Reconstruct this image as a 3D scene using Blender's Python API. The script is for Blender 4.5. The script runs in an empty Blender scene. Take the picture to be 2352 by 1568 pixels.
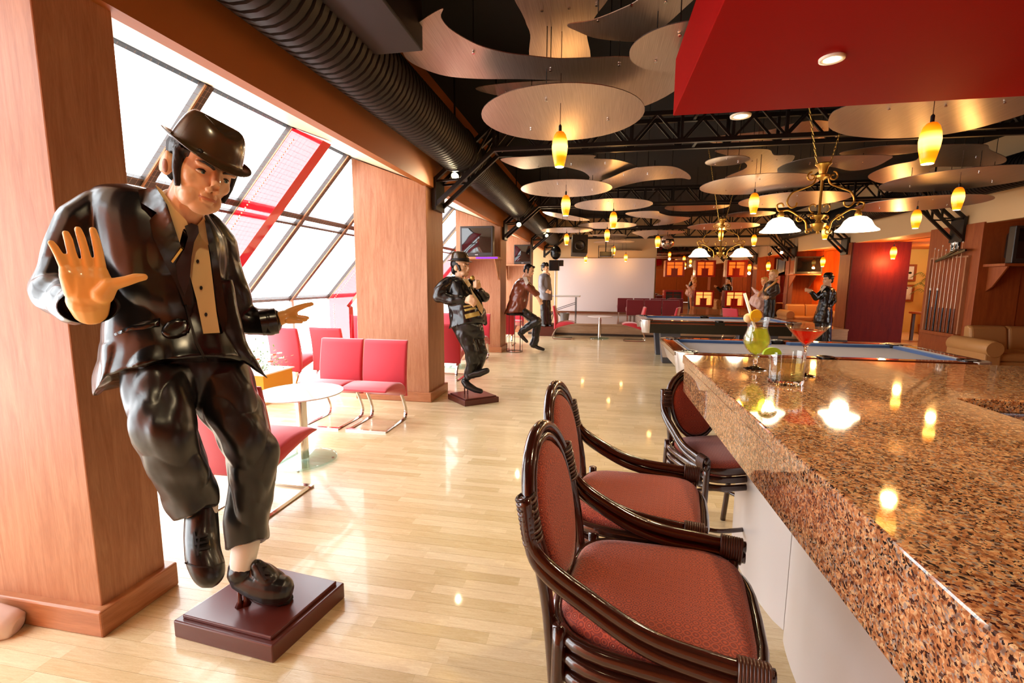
import bpy, bmesh, math, random
from mathutils import Vector, Matrix, Quaternion, noise
from mathutils.bvhtree import BVHTree
from mathutils.geometry import delaunay_2d_cdt
random.seed(11)
PI = math.pi
SC = bpy.context.scene
COL = SC.collection

# ------------------------------------------------------------------ camera, world, exposure
FPX = 1070.0
CAMPOS = Vector((0, 0, 1.52))
PITCH = math.atan((784 - 645) / FPX)
YAW = math.atan((1377 - 1176) * math.cos(PITCH) / FPX)
ROLL = -0.006
FWD = Vector((-math.sin(YAW) * math.cos(PITCH), math.cos(YAW) * math.cos(PITCH), -math.sin(PITCH)))
_r = Vector((math.cos(YAW), math.sin(YAW), 0)); _u = _r.cross(FWD)
RT = _r * math.cos(ROLL) - _u * math.sin(ROLL)
UP = _u * math.cos(ROLL) + _r * math.sin(ROLL)
cd = bpy.data.cameras.new('camera'); cam = bpy.data.objects.new('camera', cd); COL.objects.link(cam)
cd.sensor_width = 36.0; cd.lens = 36.0 * FPX / 2352.0; cd.clip_start = 0.05; cd.clip_end = 200
cam.matrix_world = Matrix(((RT.x, UP.x, -FWD.x, 0), (RT.y, UP.y, -FWD.y, 0), (RT.z, UP.z, -FWD.z, CAMPOS.z), (0, 0, 0, 1)))
SC.camera = cam

w = bpy.data.worlds.new('sky'); SC.world = w; w.use_nodes = True
bg = w.node_tree.nodes['Background']; bg.inputs[0].default_value = (0.93, 0.97, 1.0, 1); bg.inputs[1].default_value = 9.0
SC.view_settings.view_transform = 'Standard'; SC.view_settings.look = 'None'
SC.view_settings.exposure = 0.1; SC.view_settings.gamma = 1.0; SC.view_settings.use_curve_mapping = False
try:
    SC.cycles.use_denoising = True
    SC.cycles.max_bounces = 6; SC.cycles.diffuse_bounces = 3; SC.cycles.glossy_bounces = 4; SC.cycles.transmission_bounces = 6; SC.cycles.transparent_max_bounces = 12
    SC.cycles.use_adaptive_sampling = True; SC.cycles.adaptive_threshold = .06
    SC.cycles.sample_clamp_indirect = 8.0
    SC.cycles.caustics_reflective = False; SC.cycles.caustics_refractive = False
except Exception:
    pass

def light(name, kind, loc, energy, color, size=0.1, rot=None, spot=None, blend=0.6, portal=False, sy=None):
    l = bpy.data.lights.new(name, kind); l.energy = energy; l.color = color
    if kind == 'AREA':
        l.size = size
        if sy: l.shape = 'RECTANGLE'; l.size_y = sy
        if portal: l.cycles.is_portal = True
    else:
        l.shadow_soft_size = size
    if kind == 'SPOT': l.spot_size = spot; l.spot_blend = blend
    o = bpy.data.objects.new(name, l); COL.objects.link(o); o.location = loc
    if rot is not None: o.rotation_euler = rot
    return o
# daylight portals on the sloping glazing and the low glass below it (they only guide the sky's own light)
GT, GB = (-3.0, 3.0), (-4.62, 1.22)         # (x, z) of the top and foot of the slope
_sl = math.atan2(GT[1] - GB[1], GT[0] - GB[0])
_len = math.hypot(GT[1] - GB[1], GT[0] - GB[0])
light('daylight_portal', 'AREA', ((GT[0] + GB[0]) / 2 - .25, 8.0, (GT[1] + GB[1]) / 2 + .25), 1, (1, 1, 1), _len, (0, -_sl, 0), portal=True, sy=20)
bpy.data.objects['daylight_portal'].rotation_euler = Matrix(((math.cos(_sl), 0, -math.sin(_sl)), (0, 1, 0), (math.sin(_sl), 0, math.cos(_sl)))).to_euler()

# ------------------------------------------------------------------ pixel helpers (photo frame 2352 x 1568)
def ray(px, py): return FWD + RT * ((px - 1176) / FPX) - UP * ((py - 784) / FPX)
def onZ(px, py, z=0.0):
    d = ray(px, py); return CAMPOS + d * ((z - CAMPOS.z) / d.z)
def onY(px, py, y):
    d = ray(px, py); return CAMPOS + d * (y / d.y)
def onX(px, py, x):
    d = ray(px, py); return CAMPOS + d * (x / d.x)
def proj(p):
    d = Vector(p) - CAMPOS; k = d.dot(FWD)
    return (1176 + FPX * d.dot(RT) / k, 784 - FPX * d.dot(UP) / k)
class Stand:
    'vertical plane through a standing point, facing the camera; off = metres towards the camera'
    def __init__(s, x, y):
        s.o = Vector((x, y, 0)); s.n = Vector((-x, -y, 0)).normalized()
        s.r = Vector((-s.n.y, s.n.x, 0))          # to the viewer's right
        s.u = Vector((0, 0, 1))
    def __call__(s, px, py, off=0.0):
        d = ray(px, py); return CAMPOS + d * ((s.o + s.n * off - CAMPOS).dot(s.n) / d.dot(s.n))
    def mm(s, px, py, off=0.0):                   # metres per pixel there
        return (s(px, py, off) - CAMPOS).dot(FWD) / FPX

# ------------------------------------------------------------------ materials
MATS = {}
def mat(name, color=(.8, .8, .8), rough=.5, metal=0.0, spec=.5, coat=0.0, emit=None, estr=0.0, trans=0.0, ior=1.45, alpha=1.0, sheen=0.0, bump=None, build=None, coat_rough=.05):
    if name in MATS: return MATS[name]
    m = bpy.data.materials.new(name); m.use_nodes = True
    nt = m.node_tree; b = nt.nodes['Principled BSDF']
    def S(k, v):
        if k in b.inputs: b.inputs[k].default_value = v
    S('Base Color', (*color, 1)); S('Roughness', rough); S('Metallic', metal); S('Specular IOR Level', spec)
    S('Coat Weight', coat); S('Coat Roughness', coat_rough); S('Transmission Weight', trans); S('IOR', ior); S('Alpha', alpha); S('Sheen Weight', sheen)
    if emit: S('Emission Color', (*emit, 1)); S('Emission Strength', estr)
    if bump:
        sc, st = bump
        tc = nt.nodes.new('ShaderNodeTexCoord'); n = nt.nodes.new('ShaderNodeTexNoise'); n.inputs['Scale'].default_value = sc; n.inputs['Detail'].default_value = 4
        bp = nt.nodes.new('ShaderNodeBump'); bp.inputs['Strength'].default_value = st; bp.inputs['Distance'].default_value = .004
        nt.links.new(tc.outputs['Object'], n.inputs['Vector']); nt.links.new(n.outputs[0], bp.inputs['Height']); nt.links.new(bp.outputs[0], b.inputs['Normal'])
    if build: build(nt, b)
    MATS[name] = m
    return m
def N(nt, t, **kw):
    n = nt.nodes.new(t)
    for k, v in kw.items():
        if k in n.inputs: n.inputs[k].default_value = v
        else: setattr(n, k, v)
    return n
def ramp(nt, stops, src):
    r = nt.nodes.new('ShaderNodeValToRGB'); e = r.color_ramp.elements
    while len(e) < len(stops): e.new(.5)
    for i, (p, c) in enumerate(stops): e[i].position = p; e[i].color = (*c, 1)
    nt.links.new(src, r.inputs[0]); return r
def wood(c1, c2, scale=(6, 6, .6), rough=.35, coat=.3, rnd=0.0, fine=0.35, name=None):
    def f(nt, b):
        tc = N(nt, 'ShaderNodeTexCoord'); mp = N(nt, 'ShaderNodeMapping'); mp.inputs['Scale'].default_value = scale
        nt.links.new(tc.outputs['Object'], mp.inputs[0])
        n = N(nt, 'ShaderNodeTexNoise', Scale=2.2, Detail=5.0, Distortion=1.4, Roughness=.6); nt.links.new(mp.outputs[0], n.inputs['Vector'])
        r = ramp(nt, [(.3, c2), (.68, c1)], n.outputs[0])
        n2 = N(nt, 'ShaderNodeTexNoise', Scale=26.0, Detail=2.0); nt.links.new(mp.outputs[0], n2.inputs['Vector'])
        mx = N(nt, 'ShaderNodeMixRGB', blend_type='MULTIPLY'); mx.inputs[0].default_value = fine
        r2 = ramp(nt, [(.35, (.62, .55, .5)), (.6, (1, 1, 1))], n2.outputs[0])
        nt.links.new(r.outputs[0], mx.inputs[1]); nt.links.new(r2.outputs[0], mx.inputs[2])
        out = mx.outputs[0]
        if rnd:
            oi = N(nt, 'ShaderNodeObjectInfo'); gi = N(nt, 'ShaderNodeNewGeometry')
            ad = N(nt, 'ShaderNodeMath', operation='ADD'); nt.links.new(oi.outputs['Random'], ad.inputs[0]); nt.links.new(gi.outputs['Random Per Island'], ad.inputs[1])
            fr = N(nt, 'ShaderNodeMath', operation='FRACT'); nt.links.new(ad.outputs[0], fr.inputs[0])
            hs = N(nt, 'ShaderNodeHueSaturation')
            m1 = N(nt, 'ShaderNodeMapRange'); m1.inputs['To Min'].default_value = 1 - rnd; m1.inputs['To Max'].default_value = 1 + rnd * .55; nt.links.new(fr.outputs[0], m1.inputs[0])
            m2 = N(nt, 'ShaderNodeMapRange'); m2.inputs['To Min'].default_value = 1 + rnd * .9; m2.inputs['To Max'].default_value = 1 - rnd * .4; nt.links.new(fr.outputs[0], m2.inputs[0])
            nt.links.new(m1.outputs[0], hs.inputs['Value']); nt.links.new(m2.outputs[0], hs.inputs['Saturation']); nt.links.new(out, hs.inputs['Color']); out = hs.outputs[0]
        nt.links.new(out, b.inputs['Base Color'])
    return f

# ------------------------------------------------------------------ mesh building
def basis(axis):
    a = Vector(axis).normalized(); t = Vector((0, 0, 1)) if abs(a.z) < .95 else Vector((1, 0, 0))
    u = t.cross(a).normalized(); return u, a.cross(u).normalized(), a
class MB:
    def __init__(s): s.v = []; s.f = []
    def add(s, vs, fs):
        o = len(s.v); s.v += [tuple(p) for p in vs]; s.f += [tuple(i + o for i in f) for f in fs]; return s
    def box(s, x0, x1, y0, y1, z0, z1, M=None):
        vs = [Vector((x, y, z)) for z in (z0, z1) for y in (y0, y1) for x in (x0, x1)]
        if M is not None: vs = [M @ p for p in vs]
        return s.add(vs, [(0, 2, 3, 1), (4, 5, 7, 6), (0, 1, 5, 4), (2, 6, 7, 3), (0, 4, 6, 2), (1, 3, 7, 5)])
    def beam(s, p, q, w, h=None, up=(0, 0, 1)):
        h = h or w; p, q = Vector(p), Vector(q); a = (q - p).normalized(); u = Vector(up)
        if abs(a.dot(u)) > .98: u = Vector((0, 1, 0))
        r = a.cross(u).normalized(); u = r.cross(a).normalized()
        vs = [c + r * sx * w / 2 + u * sz * h / 2 for c in (p, q) for sz in (-1, 1) for sx in (-1, 1)]
        return s.add(vs, [(0, 1, 3, 2), (4, 6, 7, 5), (0, 4, 5, 1), (2, 3, 7, 6), (0, 2, 6, 4), (1, 5, 7, 3)])
    def rings(s, rs, cap=True, closed=False):
        n = len(rs[0]); o = []
        for r in rs: o += r
        fs = []
        m = len(rs)
        for i in range(m if closed else m - 1):
            a, b = i * n, ((i + 1) % m) * n
            for k in range(n): fs.append((a + k, a + (k + 1) % n, b + (k + 1) % n, b + k))
        if cap and not closed: fs.append(tuple(range(n - 1, -1, -1))); fs.append(tuple((m - 1) * n + k for k in range(n)))
        return s.add(o, fs)
    def tube(s, pts, r, seg=8, closed=False, cap=True, flat=1.0, upv=None):
        pts = [Vector(p) for p in pts]; n = len(pts); rs = []
        pu = None
        for i, p in enumerate(pts):
            if closed: t = (pts[(i + 1) % n] - pts[i - 1])
            else: t = pts[min(i + 1, n - 1)] - pts[max(i - 1, 0)]
            t = t.normalized()
            if upv is not None: pu = Vector(upv)
            if pu is None: u, v, _ = basis(t)
            else:
                u = (pu - t * pu.dot(t))
                u = u.normalized() if u.length > 1e-6 else basis(t)[0]
                v = t.cross(u).normalized()
            pu = u
            rr = r[i] if isinstance(r, (list, tuple)) else r
            rs.append([p + u * math.cos(2 * PI * k / seg) * rr + v * math.sin(2 * PI * k / seg) * rr * flat for k in range(seg)])
        return s.rings(rs, cap, closed)
    def lathe(s, prof, seg=24, M=None, cap=True, ex=1.0):
        rs = [[Vector((r * math.cos(2 * PI * k / seg), r * ex * math.sin(2 * PI * k / seg), z)) for k in range(seg)] for r, z in prof]
        if M is not None: rs = [[M @ p for p in r] for r in rs]
        return s.rings(rs, cap)
    def prism(s, poly, z0, z1, M=None):
        n = len(poly); vs = [Vector((x, y, z)) for z in (z0, z1) for x, y in poly]
        if M is not None: vs = [M @ p for p in vs]
        return s.add(vs, [tuple(range(n - 1, -1, -1)), tuple(range(n, 2 * n))] + [(k, (k + 1) % n, n + (k + 1) % n, n + k) for k in range(n)])
    def ell(s, c, r, M=None, seg=16, rg=10):
        c = Vector(c); r = Vector((r, r, r)) if isinstance(r, (int, float)) else Vector(r)
        vs = [Vector((0, 0, -1))]
        for i in range(1, rg):
            t = -PI / 2 + PI * i / rg
            vs += [Vector((math.cos(t) * math.cos(2 * PI * k / seg), math.cos(t) * math.sin(2 * PI * k / seg), math.sin(t))) for k in range(seg)]
        vs.append(Vector((0, 0, 1)))
        vs = [Vector((p.x * r.x, p.y * r.y, p.z * r.z)) for p in vs]
        if M is not None: vs = [M @ p for p in vs]
        vs = [p + c for p in vs]
        fs = [(0, 1 + (k + 1) % seg, 1 + k) for k in range(seg)]
        for i in range(rg - 2):
            a = 1 + i * seg
            fs += [(a + k, a + (k + 1) % seg, a + seg + (k + 1) % seg, a + seg + k) for k in range(seg)]
        a = 1 + (rg - 2) * seg; l = len(vs) - 1
        fs += [(a + k, a + (k + 1) % seg, l) for k in range(seg)]
        return s.add(vs, fs)
    def cap(s, p, r0, q, r1, seg=14):
        'tapered capsule'
        p, q = Vector(p), Vector(q); u, v, a = basis(q - p); rs = []
        for i in range(1, 5):
            t = PI / 2 * (1 - i / 4); rs.append((p - a * r0 * math.sin(t), r0 * math.cos(t)))
        for i in range(0, 4):
            t = PI / 2 * i / 4; rs.append((q + a * r1 * math.sin(t), r1 * math.cos(t)))
        rr = [[c + u * math.cos(2 * PI * k / seg) * r + v * math.sin(2 * PI * k / seg) * r for k in range(seg)] for c, r in rs]
        return s.rings(rr, True)
    def loft(s, secs, seg=20):
        'secs: (centre, half-axis vector a, half-axis vector b)'
        return s.rings([[Vector(c) + Vector(a) * math.cos(2 * PI * k / seg) + Vector(b) * math.sin(2 * PI * k / seg) for k in range(seg)] for c, a, b in secs], True)
def mesh(name, mb, m=None, smooth=False, fix=True):
    me = bpy.data.meshes.new(name); me.from_pydata([tuple(p) for p in mb.v], [], mb.f); me.update()
    if fix:
        bm = bmesh.new(); bm.from_mesh(me); bmesh.ops.recalc_face_normals(bm, faces=bm.faces); bm.to_mesh(me); bm.free()
    if m is not None: me.materials.append(m)
    if smooth: me.polygons.foreach_set('use_smooth', [True] * len(me.polygons))
    return me
def rootm(o): return Matrix.LocRotScale(o.location, o.rotation_euler, o.scale)
def place(name, me, parent=None, local=False):
    o = bpy.data.objects.new(name, me); COL.objects.link(o)
    if parent is not None:
        o.parent = parent
        if not local:
            M = rootm(parent)
            if parent.parent is not None: M = rootm(parent.parent) @ parent.matrix_parent_inverse @ M
            o.matrix_parent_inverse = M.inverted()
    return o
def obj(name, mb, m, parent=None, smooth=False, bevel=0.0, local=False, fix=True, seg=2, angle=None):
    o = place(name, mesh(name, mb, m, smooth, fix), parent, local)
    if bevel:
        b = o.modifiers.new('bevel', 'BEVEL'); b.width = bevel; b.segments = seg; b.limit_method = 'ANGLE'; b.angle_limit = math.radians(40)
    if smooth and angle:
        try: o.data.set_sharp_from_angle(angle=math.radians(angle))
        except Exception: pass
    return o
def tag(o, label=None, cat=None, group=None, kind=None):
    if label: o['label'] = label
    if cat: o['category'] = cat
    if group: o['group'] = group
    if kind: o['kind'] = kind
    return o
def thing(name, label, cat, loc=(0, 0, 0), rz=0.0, group=None, kind=None):
    o = bpy.data.objects.new(name, None); COL.objects.link(o); o.location = loc; o.rotation_euler = (0, 0, rz); o.empty_display_size = .1
    return tag(o, label, cat, group, kind)
def clone(root, loc, rz=0.0, label=None, group=None, scale=None):
    r = root.copy(); COL.objects.link(r); r.location = loc; r.rotation_euler = (0, 0, rz)
    if scale: r.scale = scale
    if label: r['label'] = label
    if group: r['group'] = group
    for ch in list(root.children):
        c = ch.copy(); COL.objects.link(c); c.parent = r
        for g in list(ch.children):
            d = g.copy(); COL.objects.link(d); d.parent = c
    return r
def T(x, y, z): return Matrix.Translation((x, y, z))
def Rz(a): return Matrix.Rotation(a, 4, 'Z')
def Rx(a): return Matrix.Rotation(a, 4, 'X')
def Ry(a): return Matrix.Rotation(a, 4, 'Y')
def bez(pts, n=8):
    'Catmull-Rom through points'
    P = [Vector(p) for p in pts]; P = [P[0] * 2 - P[1]] + P + [P[-1] * 2 - P[-2]]; out = []
    for i in range(1, len(P) - 2):
        a, b, c, d = P[i - 1:i + 3]
        for k in range(n):
            t = k / n; out.append(.5 * ((2 * b) + (c - a) * t + (2 * a - 5 * b + 4 * c - d) * t * t + (3 * b - a - 3 * c + d) * t ** 3))
    out.append(P[-2]); return out
def blob(name, mb, voxel, m, parent=None, smooth=3, sfac=.5, local=False, fold=None):
    'fuse overlapping closed shapes into one continuous skin'
    me = mesh(name, mb, m); o = bpy.data.objects.new(name, me); COL.objects.link(o)
    r = o.modifiers.new('remesh', 'REMESH'); r.mode = 'VOXEL'; r.voxel_size = voxel; r.use_smooth_shade = True
    if smooth:
        sm = o.modifiers.new('smooth', 'SMOOTH'); sm.iterations = smooth; sm.factor = sfac
    dg = bpy.context.evaluated_depsgraph_get()
    me2 = bpy.data.meshes.new_from_object(o.evaluated_get(dg)); me2.name = name
    if not me2.materials: me2.materials.append(m)
    me2.polygons.foreach_set('use_smooth', [True] * len(me2.polygons))
    if fold:
        amp, sc, fn = fold; no = [v.normal.copy() for v in me2.vertices]
        for v, n_ in zip(me2.vertices, no):
            q = Vector((v.co.x * sc[0], v.co.y * sc[1], v.co.z * sc[2])); k = fn(v.co) if fn else 1.0
            if k > 0: v.co = v.co + n_ * amp * k * (abs(noise.noise(q)) * 1.6 - .35 + .5 * noise.noise(q * 2.1))
    bpy.data.objects.remove(o); bpy.data.meshes.remove(me)
    return place(name, me2, parent, local)
def bvh_of(*objs):
    vs, fs = [], []
    for o in objs:
        k = len(vs); vs += [v.co.copy() for v in o.data.vertices]; fs += [tuple(i + k for i in p.vertices) for p in o.data.polygons]
    return BVHTree.FromPolygons(vs, fs)
def inside(p, poly):
    x, y = p; c = False; n = len(poly)
    for i in range(n):
        x1, y1 = poly[i]; x2, y2 = poly[i - 1]
        if (y1 > y) != (y2 > y) and x < (x2 - x1) * (y - y1) / (y2 - y1) + x1: c = not c
    return c
def patch(name, bvh, poly, off, thick, m, parent=None, step=6, smooth=True, fall=None, round_=0.0, drape=0):
    'a shell laid on a surface: the outline is given in photo pixels, the depth comes from the surface it lies on'
    B = []
    n = len(poly)
    for i in range(n):
        a, b = Vector(poly[i]), Vector(poly[(i + 1) % n]); k = max(1, int((b - a).length / step))
        B += [a.lerp(b, j / k) for j in range(k)]
    xs = [p.x for p in B]; ys = [p.y for p in B]; I = []
    y = min(ys) + step * .5
    while y < max(ys):
        x = min(xs) + step * .5
        while x < max(xs):
            if inside((x, y), [(p.x, p.y) for p in B]) and min((Vector((x, y)) - q).length for q in B) > step * .45: I.append(Vector((x, y)))
            x += step
        y += step
    V = B + I; nb = len(B)
    r = delaunay_2d_cdt(V, [(i, (i + 1) % nb) for i in range(nb)], [], 1, 1e-4)
    V2, F = r[0], r[2]
    pts = []; miss = []
    for p in V2:
        d = ray(p.x, p.y).normalized(); h = bvh.ray_cast(CAMPOS, d)
        if h[0] is None: pts.append(None); miss.append(len(pts) - 1)
        else:
            e = 1.0
            if round_: e = min(1.0, min((Vector((p.x, p.y)) - q).length for q in B) / round_) ; e = math.sqrt(max(0, 1 - (1 - e) ** 2))
            pts.append((h[0], d, off * (.25 + .75 * e) if round_ else off))
    good = [q for q in pts if q]; set_miss = set(miss)
    if not good: return None
    for i in miss:
        d = ray(V2[i].x, V2[i].y).normalized()
        j = min(good, key=lambda q: (q[1] - d).length); pts[i] = (CAMPOS + d * (j[0] - CAMPOS).length, d, j[2])
    ts = [(q[0] - CAMPOS).length for q in pts]; t0 = [1e9 if i in set_miss else x for i, x in enumerate(ts)]; nb_ = [set() for _ in ts]
    for f in F:
        for k in range(len(f)): a_, b_ = f[k], f[(k + 1) % len(f)]; nb_[a_].add(b_); nb_[b_].add(a_)
    for it in range(drape):
        ts = [min(t0[i], sum(ts[j] for j in nb_[i]) / max(1, len(nb_[i]))) if nb_[i] else ts[i] for i in range(len(ts))]
    pts = [(CAMPOS + q[1] * ts[i], q[1], q[2]) for i, q in enumerate(pts)]
    top = [q[0] - q[1] * q[2] for q in pts]; bot = [q[0] + q[1] * (thick - q[2]) for q in pts]
    nv = len(top); fs = [tuple(f) for f in F] + [tuple(i + nv for i in reversed(f)) for f in F]
    cnt = {}
    for f in F:
        for k in range(len(f)): e = (f[k], f[(k + 1) % len(f)]); cnt[e] = 1
    for (a, b) in list(cnt):
        if (b, a) not in cnt: fs.append((b, a, a + nv, b + nv))
    mb = MB(); mb.add(top + bot, fs)
    return obj(name, mb, m, parent, smooth, angle=50 if smooth else None)
# ------------------------------------------------------------------ palette
def sr(r, g, b):
    f = lambda c: (c / 255 / 12.92) if c <= 10 else ((c / 255 + .055) / 1.055) ** 2.4
    return (f(r), f(g), f(b))
M_floor = mat('maple_floor', rough=.3, coat=.25, build=wood(sr(232, 213, 174), sr(216, 190, 146), (3, 22, 10), fine=.2, rnd=.14))
M_gap = mat('floor_joint', sr(150, 110, 70), rough=.6)
M_pillar = mat('veneer_pillar', rough=.5, coat=.0, build=wood(sr(186, 134, 98), sr(164, 106, 70), (9, 9, .8), fine=.25))
M_base = mat('veneer_base', rough=.4, coat=.2, build=wood(sr(186, 124, 82), sr(160, 98, 58), (.8, .8, 9), fine=.25))
M_orange = mat('orange_paint', sr(164, 92, 30), rough=.6, bump=(60, .15))
M_beige = mat('beige_mesh_panel', sr(226, 196, 160), rough=.6, bump=(80, .2))
M_black = mat('black_ceiling', sr(16, 13, 13), rough=.9)
M_steel = mat('black_steel', sr(22, 18, 17), rough=.4, spec=.5)
M_duct = mat('black_duct', sr(30, 25, 24), rough=.5, spec=.3)
M_wallwood = mat('brown_wall', rough=.5, coat=.08, build=wood(sr(166, 86, 38), sr(142, 66, 26), (5, 5, .6), fine=.25))
M_wallorange = mat('orange_wall', rough=.5, coat=.1, build=wood(sr(222, 112, 36), sr(204, 92, 22), (5, 5, .6), fine=.2))
M_purple = mat('purple_panel', rough=.6, spec=.15, build=wood(sr(104, 26, 24), sr(88, 18, 24), (5, 5, .6), fine=.3))
M_yellow = mat('yellow_wall', sr(226, 190, 110), rough=.7)
M_red = mat('gloss_red', sr(196, 20, 34), rough=.07, spec=.8, coat=1.0, coat_rough=.02)
M_redpaint = mat('red_paint', sr(140, 6, 5), rough=.7, spec=.06, bump=(120, .12))
M_frame = mat('dark_frame', sr(66, 56, 52), rough=.45)
M_bronze = mat('bronze_bead', sr(160, 120, 84), rough=.4, metal=.4)
M_white = mat('white_paint', sr(238, 232, 228), rough=.7)
M_cream = mat('cream_wall', sr(214, 176, 128), rough=.7)
M_chrome = mat('chrome', sr(225, 222, 218), rough=.12, metal=1.0)
M_stage = mat('stage_floor', rough=.2, coat=.5, build=wood(sr(196, 168, 140), sr(176, 146, 118), (.8, 9, 9), fine=.2))
M_riser = mat('stage_riser', sr(120, 66, 44), rough=.25, coat=.4)
def _glass(nt, b):
    out = nt.nodes['Material Output']; t = N(nt, 'ShaderNodeBsdfTransparent'); g = N(nt, 'ShaderNodeBsdfGlossy'); g.inputs['Roughness'].default_value = .01
    mx = N(nt, 'ShaderNodeMixShader'); mx.inputs[0].default_value = .07
    nt.links.new(t.outputs[0], mx.inputs[1]); nt.links.new(g.outputs[0], mx.inputs[2]); nt.links.new(mx.outputs[0], out.inputs[0])
M_pane = mat('window_glass', build=_glass)
def _net(nt, b):
    out = nt.nodes['Material Output']; tc = N(nt, 'ShaderNodeTexCoord'); sp = N(nt, 'ShaderNodeSeparateXYZ'); nt.links.new(tc.outputs['UV'], sp.inputs[0])
    res = []
    for k in (0, 1):
        a = N(nt, 'ShaderNodeMath', operation='FRACT'); nt.links.new(sp.outputs[k], a.inputs[0])
        c = N(nt, 'ShaderNodeMath', operation='LESS_THAN'); c.inputs[1].default_value = .032; nt.links.new(a.outputs[0], c.inputs[0]); res.append(c)
    m = N(nt, 'ShaderNodeMath', operation='MAXIMUM'); nt.links.new(res[0].outputs[0], m.inputs[0]); nt.links.new(res[1].outputs[0], m.inputs[1])
    t = N(nt, 'ShaderNodeBsdfTransparent'); mx = N(nt, 'ShaderNodeMixShader'); b.inputs['Base Color'].default_value = (*sr(176, 150, 136), 1); b.inputs['Roughness'].default_value = .8
    nt.links.new(m.outputs[0], mx.inputs[0]); nt.links.new(t.outputs[0], mx.inputs[1]); nt.links.new(b.outputs[0], mx.inputs[2]); nt.links.new(mx.outputs[0], out.inputs[0])
M_net = mat('net', build=_net)
def st(o): o['kind'] = 'structure'; return o

# ------------------------------------------------------------------ floor: subfloor and maple strips laid across the room
fl = MB(); fl.box(-5.2, 11, -2.2, 19.5, -.2, -.006); floor = st(obj('floor', fl, M_gap))
ROW = .0667
cand = []
rr = random.Random(5)
y = -2.0; row = 0
while y < 17.6:
    x = -4.62 - rr.random() * .45
    while x < 9.6:
        L = rr.choice((.3, .38, .45, .52, .6))
        cand.append((max(x, -4.62), min(x + L, 9.6), y)); x += L
    y += ROW; row += 1
def vis(c):
    cx, cy = (c[0] + c[1]) / 2, c[2] + ROW / 2
    if cy < .3: return -1
    u, v = proj((cx, cy, 0))
    if not (0 < u < 2352 and 0 < v < 1568): return -1
    if cx > .55 and cy < 3.3: return -1            # under the bar
    if cx < -2.05 and 1.4 < cy < 1.9: return -1
    return (c[1] - c[0]) / cy ** 3
order = sorted(range(len(cand)), key=lambda i: -vis(cand[i]))
big = set(order[:300])
cache = {}
for i in order[:300]:
    x0, x1, yy = cand[i]; k = round(x1 - x0, 3)
    if k not in cache:
        m_ = MB(); m_.box(-k / 2, k / 2, -ROW / 2 + .0005, ROW / 2 - .0005, -.006, 0); cache[k] = mesh('floor_strip', m_, M_floor)
    o = place('floor_strip', cache[k], floor); o.location = ((x0 + x1) / 2, yy + ROW / 2, 0)
rest = MB()
for i, (x0, x1, yy) in enumerate(cand):
    if i in big: continue
    rest.box(x0 + .0005, x1 - .0005, yy + .0005, yy + ROW - .0005, -.006, 0)
tag(obj('floor_strips', rest, M_floor, floor, fix=False), kind='stuff')

# ------------------------------------------------------------------ ceiling, outer walls
ZC = 3.9
c_ = MB(); c_.box(-3.2, 11, -2.2, 18, ZC, ZC + .1); st(obj('ceiling', c_, M_black))
c_ = MB(); c_.box(-5.2, 11, -2.3, -2.2, 0, ZC); st(obj('wall_back', c_, M_wallorange))
c_ = MB(); c_.box(-5.2, 11, 17.62, 17.8, 0, ZC); wf = st(obj('wall_front', c_, M_cream))
c_ = MB(); c_.box(8.8, 8.95, -2.2, 9.4, 0, ZC); st(obj('wall_right', c_, M_wallwood))
c_ = MB(); c_.box(10.2, 10.3, 9.4, 18, 0, ZC); st(obj('wall_side_room', c_, M_yellow))

# ------------------------------------------------------------------ left soffit and right soffit (the band above the pillars)
def soffit(name, poly, m_under, m_face, y0=-2.2, y1=17.62):
    'poly: (x,z) of inner foot, outer top'
    (xi, zi), (xo, zo) = poly
    u = MB(); u.prism([(xi, zi), (xo, zo), (xo, zo + .06), (xi, zi + .06)], y0, y1, Matrix(((1, 0, 0, 0), (0, 0, 1, 0), (0, 1, 0, 0), (0, 0, 0, 1))))
    t = st(thing(name, 'sloping beige band above the pillars', 'soffit', (xi, (y0 + y1) / 2, zi)))
    obj('underside', u, m_under, t)
    f = MB(); s = 1 if xo < xi else -1
    f.box(min(xi + s * .006, xi - s * .08), max(xi + s * .006, xi - s * .08), y0, y1, zi, ZC); obj('face', f, m_face, t)
    r = MB(); r.box(min(xo, xo - s * .08), max(xo, xo - s * .08), y0, y1, zo, ZC); obj('back_board', r, M_black, t)
    return t
soffit('trim_1', ((-2.03, 2.64), (-3.0, 3.0)), M_beige, M_orange)['label'] = 'beige sloping band of fine mesh over the window-side pillars'
soffit('trim_2', ((6.4, 2.54), (7.3, 2.56)), M_wallorange, M_cream)['label'] = 'cream band above the brown pillars on the pool-table side'

# ------------------------------------------------------------------ pillars
def pillar(x0, x1, y0, y1, zt, label, m=M_pillar, slope=None):
    t = st(thing('pillar', label, 'pillar', ((x0 + x1) / 2, (y0 + y1) / 2, 0)))
    s = MB()
    if slope: s.prism([(x0, 0), (x1, 0), (x1, slope[1]), (x0, slope[0])], y0, y1, Matrix(((1, 0, 0, 0), (0, 0, 1, 0), (0, 1, 0, 0), (0, 0, 0, 1))))
    else: s.box(x0, x1, y0, y1, 0, zt)
    obj('shaft', s, m, t, bevel=.006)
    b = MB(); e = .035
    b.box(x0 - e, x1 + e, y0 - e, y1 + e, 0, .12); obj('baseboard', b, M_base if m is M_pillar else m, t, bevel=.008)
    return t
SL = (2.995, 2.645)
pillar(-3.2, -2.07, 1.49, 1.79, 0, 'pinkish veneer pillar right behind the big waving statue', slope=(3.06, 2.65))
pillar(-3.02, -2.07, 5.45, 6.05, 0, 'veneer pillar between the red chairs and the statue with the microphone', slope=SL)
pillar(-3.02, -2.05, 9.65, 10.25, 0, 'veneer pillar carrying the old television shelf', slope=SL)
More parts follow.
